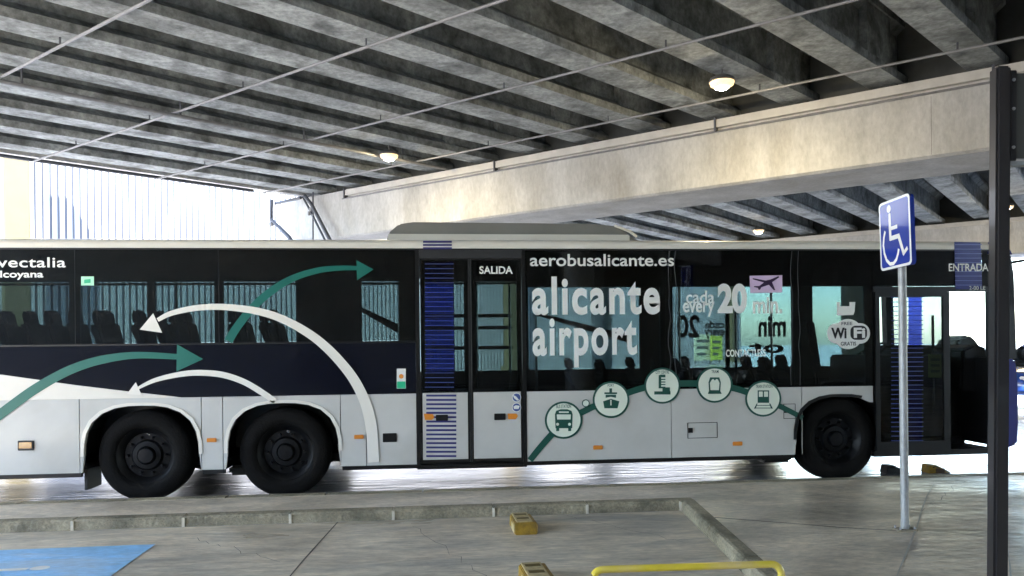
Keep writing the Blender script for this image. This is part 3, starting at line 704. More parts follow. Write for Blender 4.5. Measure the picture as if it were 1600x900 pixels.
# ---- middle door
ZD0, ZD1 = .29, 2.64
MB().box(XD0, XD0 + .045, YB - .006, YB + .08, ZD0, ZD1 + .01).build('door_post', BLKPAINT, bus)
MB().box(XD1 - .04, XD1 - .002, YB - .006, YB + .08, ZD0, ZD1 + .01).build('door_post', BLKPAINT, bus)
MB().box(XD0 + .046, XD1 - .041, YB - .004, YB + .08, 2.555, ZD1 + .008).build('door_header', INTER, bus)
MB().box(XD0, XD1, YB + .01, YB + .3, ZD0 - .02, ZD0 + .03).build('door_step', BLKPAINT, bus)
def leaf(x0, x1):
    y0 = YB + .006
    d = MB(); fwid = .05
    d.box(x0, x0 + fwid, y0, y0 + .04, ZD0 + .05, 2.55); d.box(x1 - fwid, x1, y0, y0 + .04, ZD0 + .05, 2.55)
    d.box(x0 + fwid, x1 - fwid, y0, y0 + .04, 2.49, 2.55); d.box(x0 + fwid, x1 - fwid, y0, y0 + .04, ZD0 + .05, ZD0 + .1)
    d.box(x0 + fwid, x1 - fwid, y0, y0 + .04, ZP - .0, ZP + .03)
    o = d.build('door', BLKPAINT, bus)
    MB().box(x0 + .015, x1 - .02, y0 - .008, y0 - .002, ZD0 + .085, ZP + .003).build('lower_panel', GREY, o)
    MB().box(x0 + .01, x1 - .01, y0 - .006, y0 - .001, ZP + .012, 2.535).build('pane', GLASS, o)
    MB().box(x0 + fwid, x1 - fwid, y0 + .022, y0 + .035, 2.30, 2.49).build('pane_header', BLKPAINT, o)
    return o
dl1 = leaf(XD0 + .05, X(733)); dl2 = leaf(X(737), XD1 - .045)
MB().box(X(733) + .003, X(737) - .003, YB - .012, YB + .03, ZD0 + .05, 2.55).build('door_seal', BLACK, bus)
DY = YB - .0055
for k in range(15):                                        # navy stripes on the lower door panel
    y0 = 616.5 + k * 6.75
    sheet([(666, y0), (713, y0), (713, y0 + 3.1), (666, y0 + 3.1)], 'stripe', NAVYSTR, DY, dl1)
BLUEG = glass('blue_window_film', (.03, .05, .42), .9)
sheet([(663, 409), (708, 409), (711, 612), (666, 612)], 'blue_film', BLUEG, DY + .0012, dl1)
for k in range(27):
    y0 = 412 + k * 7.4
    sheet([(664, y0), (709, y0), (709, y0 + .9), (664, y0 + .9)], 'film_line', mat('film_line', (.035, .06, .28), .4), DY - .0018, dl1)
for k in range(3):
    y0 = 376.5 + k * 5
    sheet([(661, y0), (706, y0), (706, y0 + 3), (661, y0 + 3)], 'stripe', NAVYSTR, YB - .012)
text('SALIDA', (749, 416, 801, 428), 'lettering', LETTER, DY - .002, dl2, bold=.02)
for bx_, lf in (((681, 648, 700, 657), dl1), ((772, 646, 790, 656), dl2)):
    x0, z1 = S(bx_[0], bx_[1]); x1, z0 = S(bx_[2], bx_[3])
    MB().box(x0, x1, DY - .012, DY - .001, z0, z1).build('door_handle', BLKPAINT, lf, bevel=.004)
sheet([(662, 646), (676, 647), (679, 652), (675, 656), (664, 656)], 'arrow_sticker', ORANGE, DY - .002, dl1)
sheet([(793, 646), (807, 646), (809, 650), (806, 655), (794, 655)], 'arrow_sticker', ORANGE, DY - .002, dl2)
for yy_ in (621, 636.5):
    s0 = disc(807, yy_, 7.2, 'round_sticker', LETTER, DY - .002, dl2); disc(807, yy_, 6.2, 'sticker_face', STICKB, DY - .0035, s0)
sheet([(801, 617), (806, 619), (811, 625), (808, 626), (803, 622)], 'sticker_mark', LETTER, DY - .005, dl2)
sheet([(802, 635), (806, 633), (812, 634), (810, 639), (803, 639)], 'sticker_mark', LETTER, DY - .005, dl2)
# ---- front door: a glazed leaf in the wheel-side half, an open doorway beside it
FX0, FX1, FX2 = X(1366), X(1478), X(1546)
zt_f = S(1420, 456)[1]
y0 = YB - .035
fd = MB()
fd.box(FX0, FX0 + .05, y0, y0 + .04, .35, zt_f); fd.box(FX1 - .05, FX1, y0, y0 + .04, .35, zt_f)
fd.box(FX0 + .05, FX1 - .05, y0, y0 + .04, zt_f - .06, zt_f); fd.box(FX0 + .05, FX1 - .05, y0, y0 + .04, .35, .45)
fdo = fd.build('front_door', BLKPAINT, bus)
MB().box(FX0 + .045, FX1 - .045, y0 + .012, y0 + .02, .44, zt_f - .05).build('pane', GLASS, fdo)
FBL = glass('blue_door_film', (.05, .07, .5), .9)
sheet([(1417, 462), (1438, 462), (1438, 690), (1417, 690)], 'blue_film', FBL, y0 + .008, fdo)
for k in range(32):
    yy_ = 464 + k * 7.2
    sheet([(1390, yy_ + .3), (1440, yy_), (1440, yy_ + 1.1), (1390, yy_ + 1.4)], 'film_line', MATS['film_line'], y0 + .004, fdo)
MB().tube([(FX1 - .12, y0 + .09, .75), (FX1 - .12, y0 + .09, 1.9)], .016, 8).build('grab_handle', POLEY, fdo, smooth=True)
sheet([(1449, 554), (1470, 554), (1470, 590), (1449, 590)], 'notice', mat('notice_yellow', (.62, .68, .12), .5), y0 + .0215, fdo)
for k in range(3): sheet([(1453, 560 + k * 9), (1467, 560 + k * 9), (1467, 564 + k * 9), (1453, 564 + k * 9)], 'notice_line', mat('notice_olive', (.2, .22, .05), .5), y0 + .0205, fdo)
MB().box(FX1 + .001, FX1 + .05, YB - .003, YB + .06, .33, zt_f).build('door_post', BLKPAINT, bus)
MB().box(FX0 - .01, FX2, YB - .004, YB + .025, zt_f + .002, zt_f + .06).build('door_header', BLKPAINT, bus)
MB().box(FX0 - .01, FX2 + .05, YB + .0, YB + .5, .28, .345).build('door_step', BLKPAINT, bus)
MB().box(FX0, FX2 + .05, YB + .5, YF - .06, .30, .42).build('front_floor', INTER, bus)
# blue stripe and lettering above the doorway
sheet([(1490, 378), (1531, 379), (1534, 452), (1492, 452)], 'blue_film', BLUE, D1 - .006)
for k in range(10):
    yy_ = 382 + k * 7
    sheet([(1491, yy_), (1533, yy_), (1533, yy_ + 1.0), (1491, yy_ + 1.0)], 'film_line', BLUEL, D2 - .006)
text('ENTRADA', (1481, 412, 1543, 424), 'lettering', LETTER, D3 - .006, bold=.02)
text('2-00 LE', (1513, 447, 1538, 453), 'lettering', LETTER, D3 - .006)
# front: dash, driver place, windscreen, blue mask
MB().box(5.75, 6.55, YB + .55, YF - .1, .42, 1.42).build('driver_partition', BLKPAINT, bus, bevel=.03)
dash = MB().prism([(6.25, 1.0), (6.62, 1.0), (6.62, 1.5), (6.45, 1.56), (6.28, 1.5)], 'y', YB + .25, YF - .15).build('dashboard', BLKPAINT, bus, bevel=.03, smooth=True)
bx0 = X(1481, YB + 1.5); bx1 = X(1517, YB + 1.5)
MB().prism([(bx0, 1.40), (bx1 + .06, 1.40), (bx1, 1.52), (bx1 - .08, 1.62), ((bx0 + bx1) / 2, 1.68), (bx0 + .04, 1.64), (bx0 - .02, 1.52)], 'y', YB + 1.3, YB + 1.75).build('instrument_hood', BLKPAINT, bus, bevel=.03, smooth=True)
MB().box(6.44, 6.56, YB + .07, YF - .2, .38, 1.40).build('dash_base', BLKPAINT, bus)
sw = MB(); swc = Vector((6.0, YB + 1.75, 1.45)); ax = Vector((-.55, 0, .83)); e1 = Vector((0, 1, 0)); e2 = ax.cross(e1)
sw.tube([swc + (e1 * math.cos(k * math.pi / 12) + e2 * math.sin(k * math.pi / 12)) * .23 for k in range(25)], .016, 8)
for k in (0, 2.1, 4.2): sw.tube([swc, swc + (e1 * math.cos(k) + e2 * math.sin(k)) * .23], .014, 6)
sw.build('steering_wheel', BLKPAINT, bus, smooth=True)
ds = MB().prism([(5.1, .95), (5.6, .95), (5.62, 1.05), (5.2, 1.08), (5.08, 1.9), (4.96, 1.9)], 'y', YB + 1.5, YB + 2.0).build('driver_seat', SEATM, bus, bevel=.03, smooth=True)
def fpoly(y): return None
for yy0, nm in ((YB - .004, 0), (YF - .116, 1)):
    prof = [S(1545, 398), S(1567, 392), S(1579, 400), S(1584, 430), S(1588, 560), S(1574, 560), S(1570, 440), S(1556, 420), S(1545, 452)]
    prof = [(x, z) for x, z in prof]
    MB().prism(prof, 'y', yy0, yy0 + .12).build('front_pillar', BLKPAINT, bus, smooth=False)
prof = [S(1566, 562), S(1588, 560), S(1592, 600), S(1593, 660), S(1591, 694), S(1576, 700), S(1566, 698)]
MB().prism(prof, 'y', YB - .003, YF).build('front_mask', BLUE, bus, bevel=.025, smooth=True)
for y0_ in (YB + .25, YF - .65):
    MB().box(prof[2][0] - .015, prof[2][0] + .012, y0_, y0_ + .38, .62, .8).build('headlight', mat('headlight', (.7, .72, .75), .08, coat=.8), bus, bevel=.02)
prof = [S(1545, 378), S(1562, 377), S(1575, 383), S(1583, 398), S(1567, 392), S(1545, 397)]
MB().prism(prof, 'y', YB - .003, YF).build('front_cap', BLUE, bus, bevel=.01)
MB().prism([S(1579, 402), S(1583, 402), S(1588, 560), S(1584, 560)], 'y', YB + .117, YF - .117).build('windscreen', CLEAR, bus)
MB().box(S(1545, 500)[0], S(1552, 500)[0], YB - .004, YB + .06, .34, 2.35).build('door_post', BLKPAINT, bus)
# mirror arm
mx0, mz0 = S(1583, 410)
MB().tube([(mx0, YB + .1, mz0), (mx0 + .18, YB - .05, mz0 + .03), (mx0 + .26, YB - .12, mz0 - .12)], .018, 8).build('mirror_arm', BLKPAINT, bus, smooth=True)
MB().box(mx0 + .2, mx0 + .3, YB - .24, YB - .02, mz0 - .5, mz0 - .1).build('mirror', BLKPAINT, bus, bevel=.03)
# ---- seats, poles
def seat(cx, cy, fz, h=.98, facing=1):
    f = facing
    b = MB().prism([(cx - .24 * f, fz + .42), (cx - .18 * f, fz + .40), (cx - .27 * f, fz + h), (cx - .30 * f, fz + h + .05), (cx - .36 * f, fz + h + .05), (cx - .39 * f, fz + h)], 'y', cy - .2, cy + .2).build('seat', SEATM, bus, bevel=.03, smooth=True)
    MB().prism([(cx - .22 * f, fz + .38), (cx + .2 * f, fz + .40), (cx + .22 * f, fz + .45), (cx + .16 * f, fz + .49), (cx - .2 * f, fz + .46)], 'y', cy - .21, cy + .21).build('cushion', SEATM, b, bevel=.02, smooth=True)
    MB().box(cx - .04, cx + .04, cy - .1, cy + .1, fz, fz + .39).build('pedestal', SEATG, b)
    MB().prism([(cx - .285 * f, fz + h + .03), (cx - .375 * f, fz + h + .03), (cx - .40 * f, fz + h + .17), (cx - .36 * f, fz + h + .20), (cx - .32 * f, fz + h + .18)], 'y', cy - .12, cy + .12).build('headrest', SEATM, b, bevel=.025, smooth=True)
for px_ in (-140, -40, 42, 112, 185, 245, 300, 390, 452):
    cx = X(px_ + 30, YB + .5)
    seat(cx, YB + .40, 1.10, .74)
for px_ in (-60, 20, 92, 160, 208, 282, 318, 405, 440):
    cx = X(px_ + 22, YB + 2.0)
    seat(cx, YB + 1.6 + random.uniform(0, .3), 1.10, .80)
for px_, cy in ((500, 2.0), (545, 2.0), (560, .45), (905, 2.05), (960, .5), (1000, 2.1), (1040, 2.0), (1075, .6), (1085, 2.05), (1180, 2.05), (1215, .6), (1235, 2.05)):
    cx = X(px_ + 22, YB + cy)
    seat(cx, YB + cy, .52 if px_ > 600 else 1.0, .72)
for px_, cy in ((277, 1.9), (477, .9), (745, 1.0), (797, 1.6), (838, .7), (1062, 1.3), (1150, .8), (1206, 1.2)):
    cx = X(px_, YB + cy)
    MB().tube([(cx, YB + cy, 1.0 if px_ < 640 else .4), (cx, YB + cy, ZT - .04)], .017, 8).build('grab_pole', POLEY, bus, smooth=True)
for cy in (.8, 1.7): MB().tube([(-5.8, YB + cy, 2.42), (5.2, YB + cy, 2.42)], .015, 8).build('grab_rail', POLEY, bus, smooth=True)
# air duct and locker box by the rear window and above the low-floor seats
MB().prism([(X(566, YB + 1.8), 2.12), (X(566, YB + 1.8), 2.06), (X(622, YB + 1.8), 1.78), (X(622, YB + 1.8), 1.9)], 'y', YB + 1.8, YB + 2.1).build('handrail_panel', BLKPAINT, bus)
MB().prism([(X(840, YB + 1.8), 2.04), (X(840, YB + 1.8), 2.0), (X(985, YB + 1.8), 1.62), (X(985, YB + 1.8), 1.72)], 'y', YB + 1.8, YB + 1.9).build('handrail_panel', BLKPAINT, bus)
for z in (2.0, 1.83, 1.55): MB().box(XD0 + .05, XD1 + .1, YF - .07, YF - .055, z, z + .05).build('far_rail', BLKPAINT, bus)

# ---- graphics on the side
white_tri = [(-330, 520), (-60, 570), (0, 584.5), (100, 600), (200, 612), (280, 622.3), (123, 624.5), (-330, 631)]
sheet([(-330, 545), (0, 585), (120, 602), (200, 611.5), (285, 621), (120, 623.8), (-330, 631)], 'white_wedge', WHITE, D1)
ribbon([(-60, 700), (-20, 664), (20, 633), (60, 605), (110, 578), (160, 562), (215, 555), (279, 557.5)], [13, 14.5, 15, 15, 14, 13, 10.5, 8.5], 'green_arrow', GREEN, D2)
sheet([(277, 538), (318, 561), (276, 580.5)], 'green_arrow_head', GREEN, D3)
ribbon([(357, 533), (370, 512), (392, 484), (420, 458), (455, 436), (495, 423), (530, 419), (558, 419)], [13, 13, 12.5, 12, 10.5, 9.5, 8, 6.5], 'green_arrow', GREEN, D2)
sheet([(557, 406.5), (583.5, 421), (558, 438)], 'green_arrow_head', GREEN, D3)
ribbon([(247, 500), (270, 489), (310, 481), (355, 480), (410, 488), (455, 505), (500, 534), (540, 575), (565, 615), (579, 660), (584, 722)], [6, 8, 9, 10, 11.5, 12.5, 14, 15.5, 16.5, 18, 17], 'white_arrow', CREAMD, D3 - .002)
sheet([(240, 489.5), (254, 520), (219, 515)], 'white_arrow_head', CREAMD, D3 - .003)
ribbon([(217, 606), (240, 595), (270, 587), (305, 582.5), (345, 585), (380, 596), (408, 612), (430, 627)], [4, 6.5, 8, 9, 9.5, 9.5, 9.5, 9], 'white_arrow', CREAMD, D3 - .002)
sheet([(213, 597), (222.5, 617.5), (199, 615.5)], 'white_arrow_head', CREAMD, D3 - .003)
text('vectalia', (-4, 402, 103, 418), 'lettering', LETTER, D1, bold=.012, spacing=1.05)
text('alcoyana', (-10, 423, 68, 437), 'lettering', LETTER, D1, bold=.02)
text('aerobusalicante.es', (828, 397, 1053, 416), 'lettering', LETTER, D1, bold=.014)
text('alicante', (831, 432, 1031, 492), 'lettering', LETTER, D1, bold=.03, spacing=1.15)
text('airport', (832, 497, 995, 574), 'lettering', LETTER, D1, bold=.03, spacing=1.15)
text('cada', (1072, 454, 1116, 474), 'lettering', LETTER, D1, bold=.01)
text('every', (1067, 473, 1116, 495), 'lettering', LETTER, D1, bold=.02)
text('20', (1121, 443, 1167, 490), 'lettering', LETTER, D1, bold=.05)
text('min.', (1176, 464, 1222, 490), 'lettering', LETTER, D1, bold=.03)
text('CONTACTLESS', (1134, 546, 1196, 557), 'lettering', LETTER, D1, bold=.02)
pl = sheet([(1171, 431), (1222, 430), (1222, 457), (1172, 458)], 'aeroplane_plate', LILAC, D1)
sheet([(1175.5, 434.5), (1196, 438.5), (1203, 437), (1216, 431.5), (1217, 433.5), (1206, 441), (1211, 453.5), (1208.5, 453.5), (1201, 445), (1189, 449), (1187, 453), (1184.5, 452.5), (1184, 450), (1177.5, 448.5), (1178, 447), (1186, 447), (1193, 441.5), (1176, 436.5)], 'aeroplane', DKPURP, D2, pl)
# wifi badge
def rrect(x0, y0, x1, y1, r, n=6):
    pts = []
    for cx, cy, a0 in ((x1 - r, y0 + r, -90), (x1 - r, y1 - r, 0), (x0 + r, y1 - r, 90), (x0 + r, y0 + r, 180)):
        for k in range(n + 1):
            a = R(a0 + 90 * k / n); pts.append((cx + r * math.cos(a), cy + r * math.sin(a)))
    return pts
sheet([(1307, 472), (1312, 472), (1312, 478.5), (1327, 478.5), (1327, 472), (1336, 472), (1335, 487), (1333, 492), (1307, 493)], 'white_sticker', LETTER, D1)
wf = sheet(rrect(1292, 505, 1359, 537, 15), 'wifi_badge', LETTER, D1)
disc(1324.5, 522, 23.5, 'badge_centre', LETTER, D2, wf)
sheet(rrect(1328, 509, 1354, 531, 8), 'badge_box', BLKPAINT, D3, wf)
text('Wi', (1298, 512, 1322, 529), 'lettering', BLKPAINT, D3, wf, bold=.04)
text('Fi', (1333, 512, 1351, 528), 'lettering', LETTER, D3 - .003, wf, bold=.04)
text('GRATIS', (1313, 534, 1337, 540), 'lettering', BLKPAINT, D3, wf, bold=.02)
text('FREE', (1314, 503, 1331, 508), 'lettering', SEATG, D3, wf, bold=.02)
# route ribbon and round icons
ribbon([(828, 719), (850, 692), (880, 661), (915, 641), (954, 624), (1000, 607.5), (1034, 601), (1075, 599), (1116, 601), (1155, 609), (1192, 623), (1225, 638), (1254, 653)], [10.5, 10.5, 10.5, 10.5, 10.5, 10.5, 10.5, 10.5, 10.5, 10.5, 10, 9, 8.5], 'route_line', DGREEN, D2)
disc(915, 630, 6, 'route_dot', DGREEN, D3); disc(915, 630, 4.6, 'route_dot', PALEMINT, D3 - .002)
def icon(cx, cy, r, lab, bxx):
    o = disc(cx, cy, r, 'route_icon', DGREEN, D3)
    disc(cx, cy, r * .895, 'icon_face', PALEMINT, D3 - .002, o)
    if lab: text(lab, bxx, 'lettering', DGREEN, D3 - .004, o, bold=.01)
    return o
IY = D3 - .004
def ish(o, pts, M=DGREEN, y=IY): return sheet(pts, 'icon_shape', M, y, o)
z1 = lambda x, y: (840 + x / 6.427, 560 + y / 6.427)
z2 = lambda x, y: (1050 + x / 6.427, 560 + y / 6.427)
o = icon(880.5, 656.3, 29.3, 'BUS STATION', (869, 632, 892, 637.5))
ish(o, [z1(*p) for p in ((178, 700), (172, 560), (185, 525), (230, 510), (295, 510), (338, 525), (350, 560), (345, 700))])
ish(o, [z1(*p) for p in ((190, 562), (332, 562), (328, 612), (194, 612))], PALEMINT, IY - .002)
ish(o, [z1(*p) for p in ((212, 532), (310, 532), (310, 546), (212, 546))], PALEMINT, IY - .002)
for xx in (198, 318): d_ = z1(xx, 660); disc(d_[0], d_[1], 2.3, 'icon_shape', PALEMINT, IY - .002, o, 14)
for a, b in ((185, 215), (305, 335)): ish(o, [z1(a, 700), z1(b, 700), z1(b, 728), z1(a, 728)])
o = icon(954.4, 624.4, 28.6, 'PORT', (949, 600, 959, 604))
ish(o, [z1(*p) for p in ((655, 430), (733, 405), (818, 430), (800, 500), (668, 500))])
ish(o, [z1(*p) for p in ((668, 340), (795, 340), (795, 358), (668, 358))]); ish(o, [z1(*p) for p in ((680, 364), (785, 364), (785, 395), (733, 385), (680, 395))])
ish(o, [z1(*p) for p in ((718, 300), (745, 300), (745, 340), (718, 340))]); ish(o, [z1(*p) for p in ((727, 415), (739, 415), (739, 470), (727, 470))], PALEMINT, IY - .002)
o = icon(1034.5, 602.6, 28.2, 'CITY CENTRE', (1024, 579, 1045, 584))
ish(o, [z1(*p) for p in ((1168, 330), (1330, 330), (1330, 362), (1168, 362))]); ish(o, [z1(*p) for p in ((1212, 170), (1232, 162), (1280, 162), (1280, 300), (1212, 300))])
for k in range(4): ish(o, [z1(1238, 190 + k * 26), z1(1280, 190 + k * 26), z1(1280, 205 + k * 26), z1(1238, 205 + k * 26)], PALEMINT, IY - .002)
ish(o, [z1(*p) for p in ((1250, 290), (1325, 290), (1325, 330), (1250, 330))])
o = icon(1116, 601, 28.2, 'TRAM', (1111, 578, 1122, 583))
ish(o, [z2(*p) for p in ((368, 325), (362, 240), (378, 190), (470, 190), (486, 240), (480, 325), (495, 355), (355, 355))])
ish(o, [z2(*p) for p in ((382, 318), (376, 245), (396, 212), (410, 206), (425, 222), (440, 206), (456, 212), (472, 245), (466, 318))], PALEMINT, IY - .002)
o = icon(1192, 622.8, 28.2, 'TRAIN STATION', (1180, 601, 1206, 606))
ish(o, [z2(*p) for p in ((855, 320), (970, 320), (970, 445), (855, 445))])
for a, b in ((866, 905), (918, 958)): ish(o, [z2(a, 332), z2(b, 332), z2(b, 385), z2(a, 385)], PALEMINT, IY - .002)
ish(o, [z2(*p) for p in ((845, 452), (855, 452), (835, 503), (818, 503))]); ish(o, [z2(*p) for p in ((970, 452), (982, 452), (1008, 503), (990, 503))])
ish(o, [z2(*p) for p in ((840, 468), (985, 468), (988, 474), (836, 474))]); ish(o, [z2(*p) for p in ((822, 494), (1000, 494), (1005, 501), (818, 501))])
# flaps, markers, lamps on the panels
def frame_line(x0, y0, x1, y1, name):
    P = [S(x0, y0), S(x1, y1)]; a, b = P; t_ = .006
    mb = MB()
    mb.box(a[0], b[0], YB - .0035, YB - .0008, a[1] - t_, a[1]); mb.box(a[0], b[0], YB - .0035, YB - .0008, b[1], b[1] + t_)
    mb.box(a[0], a[0] + t_, YB - .0035, YB - .0008, b[1] + t_, a[1] - t_); mb.box(b[0] - t_, b[0], YB - .0035, YB - .0008, b[1] + t_, a[1] - t_)
    return mb.build(name, BLKPAINT, bus)
f = frame_line(1074, 660.5, 1121, 684, 'fuel_flap'); 
x0, z1_ = S(1075, 668.5); x1, z0_ = S(1082, 676); MB().box(x0, x1, YB - .012, YB - .004, z0_, z1_).build('latch', BLKPAINT, f)
f = frame_line(1224, 631, 1243, 654, 'service_flap')
x0, z1_ = S(1225, 639); x1, z0_ = S(1232, 645); MB().box(x0, x1, YB - .0055, YB - .004, z0_, z1_).build('latch', BLKPAINT, f)
def marker(x, y, wpx, hpx, M=ORANGE):
    x0, z1_ = S(x - wpx / 2, y - hpx / 2); x1, z0_ = S(x + wpx / 2, y + hpx / 2)
    return MB().box(x0, x1, YB - .016, YB - .001, z0_, z1_).build('side_marker', M, bus, bevel=.005)
for x, y in ((331, 687.5), (561, 682.5), (934, 699), (1152, 693)): marker(x, y, 15, 6)
mk = marker(41, 696, 25, 15, BLKPAINT); x0, z1_ = S(31, 691); x1, z0_ = S(51, 700); MB().box(x0, x1, YB - .022, YB - .0165, z0_, z1_).build('lens', AMBERD, mk)
x0, z1_ = S(598, 677); x1, z0_ = S(620, 690.5); MB().box(x0, x1, YB - .01, YB - .001, z0_, z1_).build('button_plate', BLKPAINT, bus, bevel=.004)
# green-and-white sticker by the middle door
st = sheet([(620, 576), (634, 576), (634, 607), (620, 607)], 'door_sticker', LETTER, D1)
sheet([(620.5, 596), (633.5, 596), (633.5, 606.5), (620.5, 606.5)], 'sticker_base', STICKG, D2, st); disc(627, 588, 3.6, 'sticker_dot', ORANGE, D2, st)

# ================================================================== FOREGROUND THINGS
# accessible parking sign
sp = Vector((3.717, 5.788, KH))
sg = thing('parking_sign', tuple(sp), 'blue and white wheelchair parking sign on a slim galvanised pole', 'sign')
MB().tube([(sp.x, sp.y, KH), (sp.x, sp.y, 2.69)], .031, 16).build('pole', STEEL, sg, smooth=True)
MB().box(sp.x - .08, sp.x + .08, sp.y - .05, sp.y + .05, KH - .002, KH + .012).build('base_plate', mat('rusty_plate', (.26, .22, .16), .8, var=.3, scale=20), sg)
for a in (-.06, .06):
    for b in (-.035, .035): MB().lathe([(0, .022), (.007, .021), (.008, .0)], sp.x + a, sp.y + b, KH + .011, 8, 'z').build('bolt', STEEL, sg)
PWd, PH = .408, .556
tl = atZ(1374, 320, 0); 
yaw = math.atan2(-.3984, .0421) - TH                           # width direction: right edge comes nearer
wdv = Vector((math.cos(yaw), math.sin(yaw), 0)); nrm = Vector((wdv.y, -wdv.x, 0)); til = R(2.33)
wv = wdv * math.cos(til) + Vector((0, 0, math.sin(til))); hv = Vector((0, 0, -1)) * math.cos(til) + wdv * math.sin(til)
sc_ = sp + Vector((0, 0, 0)) - KH * Vector((0, 0, 1)) + nrm * .05 + Vector((0, 0, 2.463)) - rt * .007
def SP(u, v, d=0): p = sc_ + wv * ((u - .5) * PWd) + hv * ((v - .5) * PH) + nrm * d; return tuple(p)
def plate(u0, v0, u1, v1, r, d0, d1, name, M, parent):
    pts = rrect(u0 * PWd, v0 * PH, u1 * PWd, v1 * PH, r); n = len(pts)
    return MB().add([SP(a / PWd, b / PH, d0) for a, b in pts] + [SP(a / PWd, b / PH, d1) for a, b in pts],
                    [list(range(n)), list(range(2 * n - 1, n - 1, -1))] + [(i, (i + 1) % n, n + (i + 1) % n, n + i) for i in range(n)]).build(name, M, parent)
plate(0, 0, 1, 1, .035, -.035, 0, 'plate', SIGNBLUE, sg)
wp = plate(.0, .0, 1, 1, .035, .0015, .003, 'border', SIGNWHITE, sg)
plate(.045, .035, .955, .965, .025, .0035, .0045, 'face', SIGNBLUE, sg)
mb = MB()
for vs_, fs_ in symbol_strips(lambda u, v: SP(u, v, .006), 0): mb.add(vs_, fs_)
mb.build('wheelchair_symbol', SIGNWHITE, sg)
for v in (.28, .72): MB().tube([SP(.5, v, -.03), SP(.5, v, -.06)], .012, 8).build('bracket', STEEL, sg)
# dark post with an information board
d_ = 4.0
def camp(x, d): u = (x - 800) / F; p = fw * d + rt * u * d; return p
pb_ = camp(1553, d_); lean = math.tan(R(.95))
ib = thing('information_board', (pb_.x, pb_.y, KH), 'dark information board held by a tall black post on the pavement', 'board')
def shear_box(a0, a1, b0, b1, z0, z1, name, M, bev=0, smooth=False):
    vs = []
    for z in (z0, z1):
        for a, b in ((a0, b0), (a1, b0), (a1, b1), (a0, b1)):
            p = pb_ + rt * (a + (z - KH) * lean) + fw * b; vs.append((p.x, p.y, z))
    return MB().add(vs, [(0, 3, 2, 1), (4, 5, 6, 7), (0, 1, 5, 4), (1, 2, 6, 5), (2, 3, 7, 6), (3, 0, 4, 7)]).build(name, M, ib, bevel=bev, smooth=smooth)
ztop = 3.02
shear_box(-.038, .038, -.038, .038, KH, ztop, 'post', DARKSTEEL, .012, True)
shear_box(-.09, .09, -.09, .09, KH - .002, KH + .012, 'base_plate', DARKSTEEL)
shear_box(.042, .075, -.02, .02, 2.53, ztop - .02, 'panel_frame', DARKSTEEL, .003)
shear_box(.075, .95, -.012, .012, 2.545, ztop - .035, 'panel', BOARD)
shear_box(.040, .95, -.02, .02, 2.505, 2.528, 'panel_edge', STEEL)
shear_box(.952, .985, -.02, .02, 2.53, ztop - .02, 'panel_frame', DARKSTEEL, .003)
shear_box(.99, 1.066, -.038, .038, KH, ztop, 'post', DARKSTEEL, .012, True)
for z in (2.60, 2.80, 2.95):
    p = pb_ + rt * (.058 + (z - KH) * lean) - fw * .022
    MB().lathe([(0, -.004), (.008, -.003), (.009, .003)], p.x, p.y, z, 10).build('bolt', STEEL, ib)
# yellow separator blocks on the bay floor
def block(cx, cy, rz, lb, L=.40, W=.165, H_=.10):
    t = thing('separator_block', (cx, cy, .004), lb, 'separator', 'yellow separator blocks')
    c0, s0 = math.cos(rz), math.sin(rz)
    def T(v): return (cx + v[0] * c0 - v[1] * s0, cy + v[0] * s0 + v[1] * c0, .004 + v[2])
    def TB(mb, name, M, bev=0, par=t): mb.v = [T(v) for v in mb.v]; return mb.build(name, M, par, bevel=bev)
    b = MB(); prof = [(-.0, 0), (.03, H_), (L - .03, H_), (L, 0)]
    b.add([(-W / 2 - .01, y, z) for y, z in prof] + [(W / 2 + .01, y, z) for y, z in prof], [(0, 1, 2, 3), (7, 6, 5, 4), (0, 4, 5, 1), (1, 5, 6, 2), (2, 6, 7, 3), (3, 7, 4, 0)])
    body = TB(b, 'body', YEL, .006)
    top = TB(MB().box(-W / 2 + .004, W / 2 - .024, .035, L - .035, H_ + .0005, H_ + .012), 'top_plate', YELW, .003)
    for y in (.11, .26): TB(MB().box(-W / 2 + .02, W / 2 - .04, y, y + .06, H_ + .0125, H_ + .0135), 'slot', mat('slot_brown', (.13, .09, .02), .7), 0, top)
    for xx in (-W / 2 - .02, W / 2 + .012): TB(MB().box(xx, xx + .01, .03, .2, .01, H_ * .8), 'side_rib', YELW, .002)
block(.75, 6.42, R(2), 'yellow rubber separator block lying against the long kerb')
block(.665, 4.86, R(3), 'yellow rubber separator block lying beside the yellow hoop barrier')
# yellow hoop barrier
pl_ = camp(922, 3.96); pr_ = camp(1217, 4.03); zt_ = .44
hb = thing('hoop_barrier', (pl_.x, pl_.y, 0), 'low yellow tubular hoop barrier beside the pavement kerb', 'barrier')
dv = (pr_ - pl_); L_ = dv.length; dv.normalize(); pts = [(pl_.x, pl_.y, .0)]
rr = .055
for k in range(7):
    a = math.pi - k / 6 * math.pi / 2; p = pl_ + dv * (rr + rr * math.cos(a)); pts.append((p.x, p.y, zt_ - rr + rr * math.sin(a)))
for k in range(7):
    a = math.pi / 2 - k / 6 * math.pi / 2; p = pl_ + dv * (L_ - rr + rr * math.cos(a)); pts.append((p.x, p.y, zt_ - rr + rr * math.sin(a)))
pts.append((pr_.x, pr_.y, .0))
MB().tube(pts, .019, 12).build('hoop', YTUBE, hb, smooth=True)
for p in (pl_, pr_): MB().lathe([(.0, .03), (.05, .03), (.06, .02), (.06, 0)], p.x, p.y, .0, 16, 'z').build('foot', YTUBE, hb)
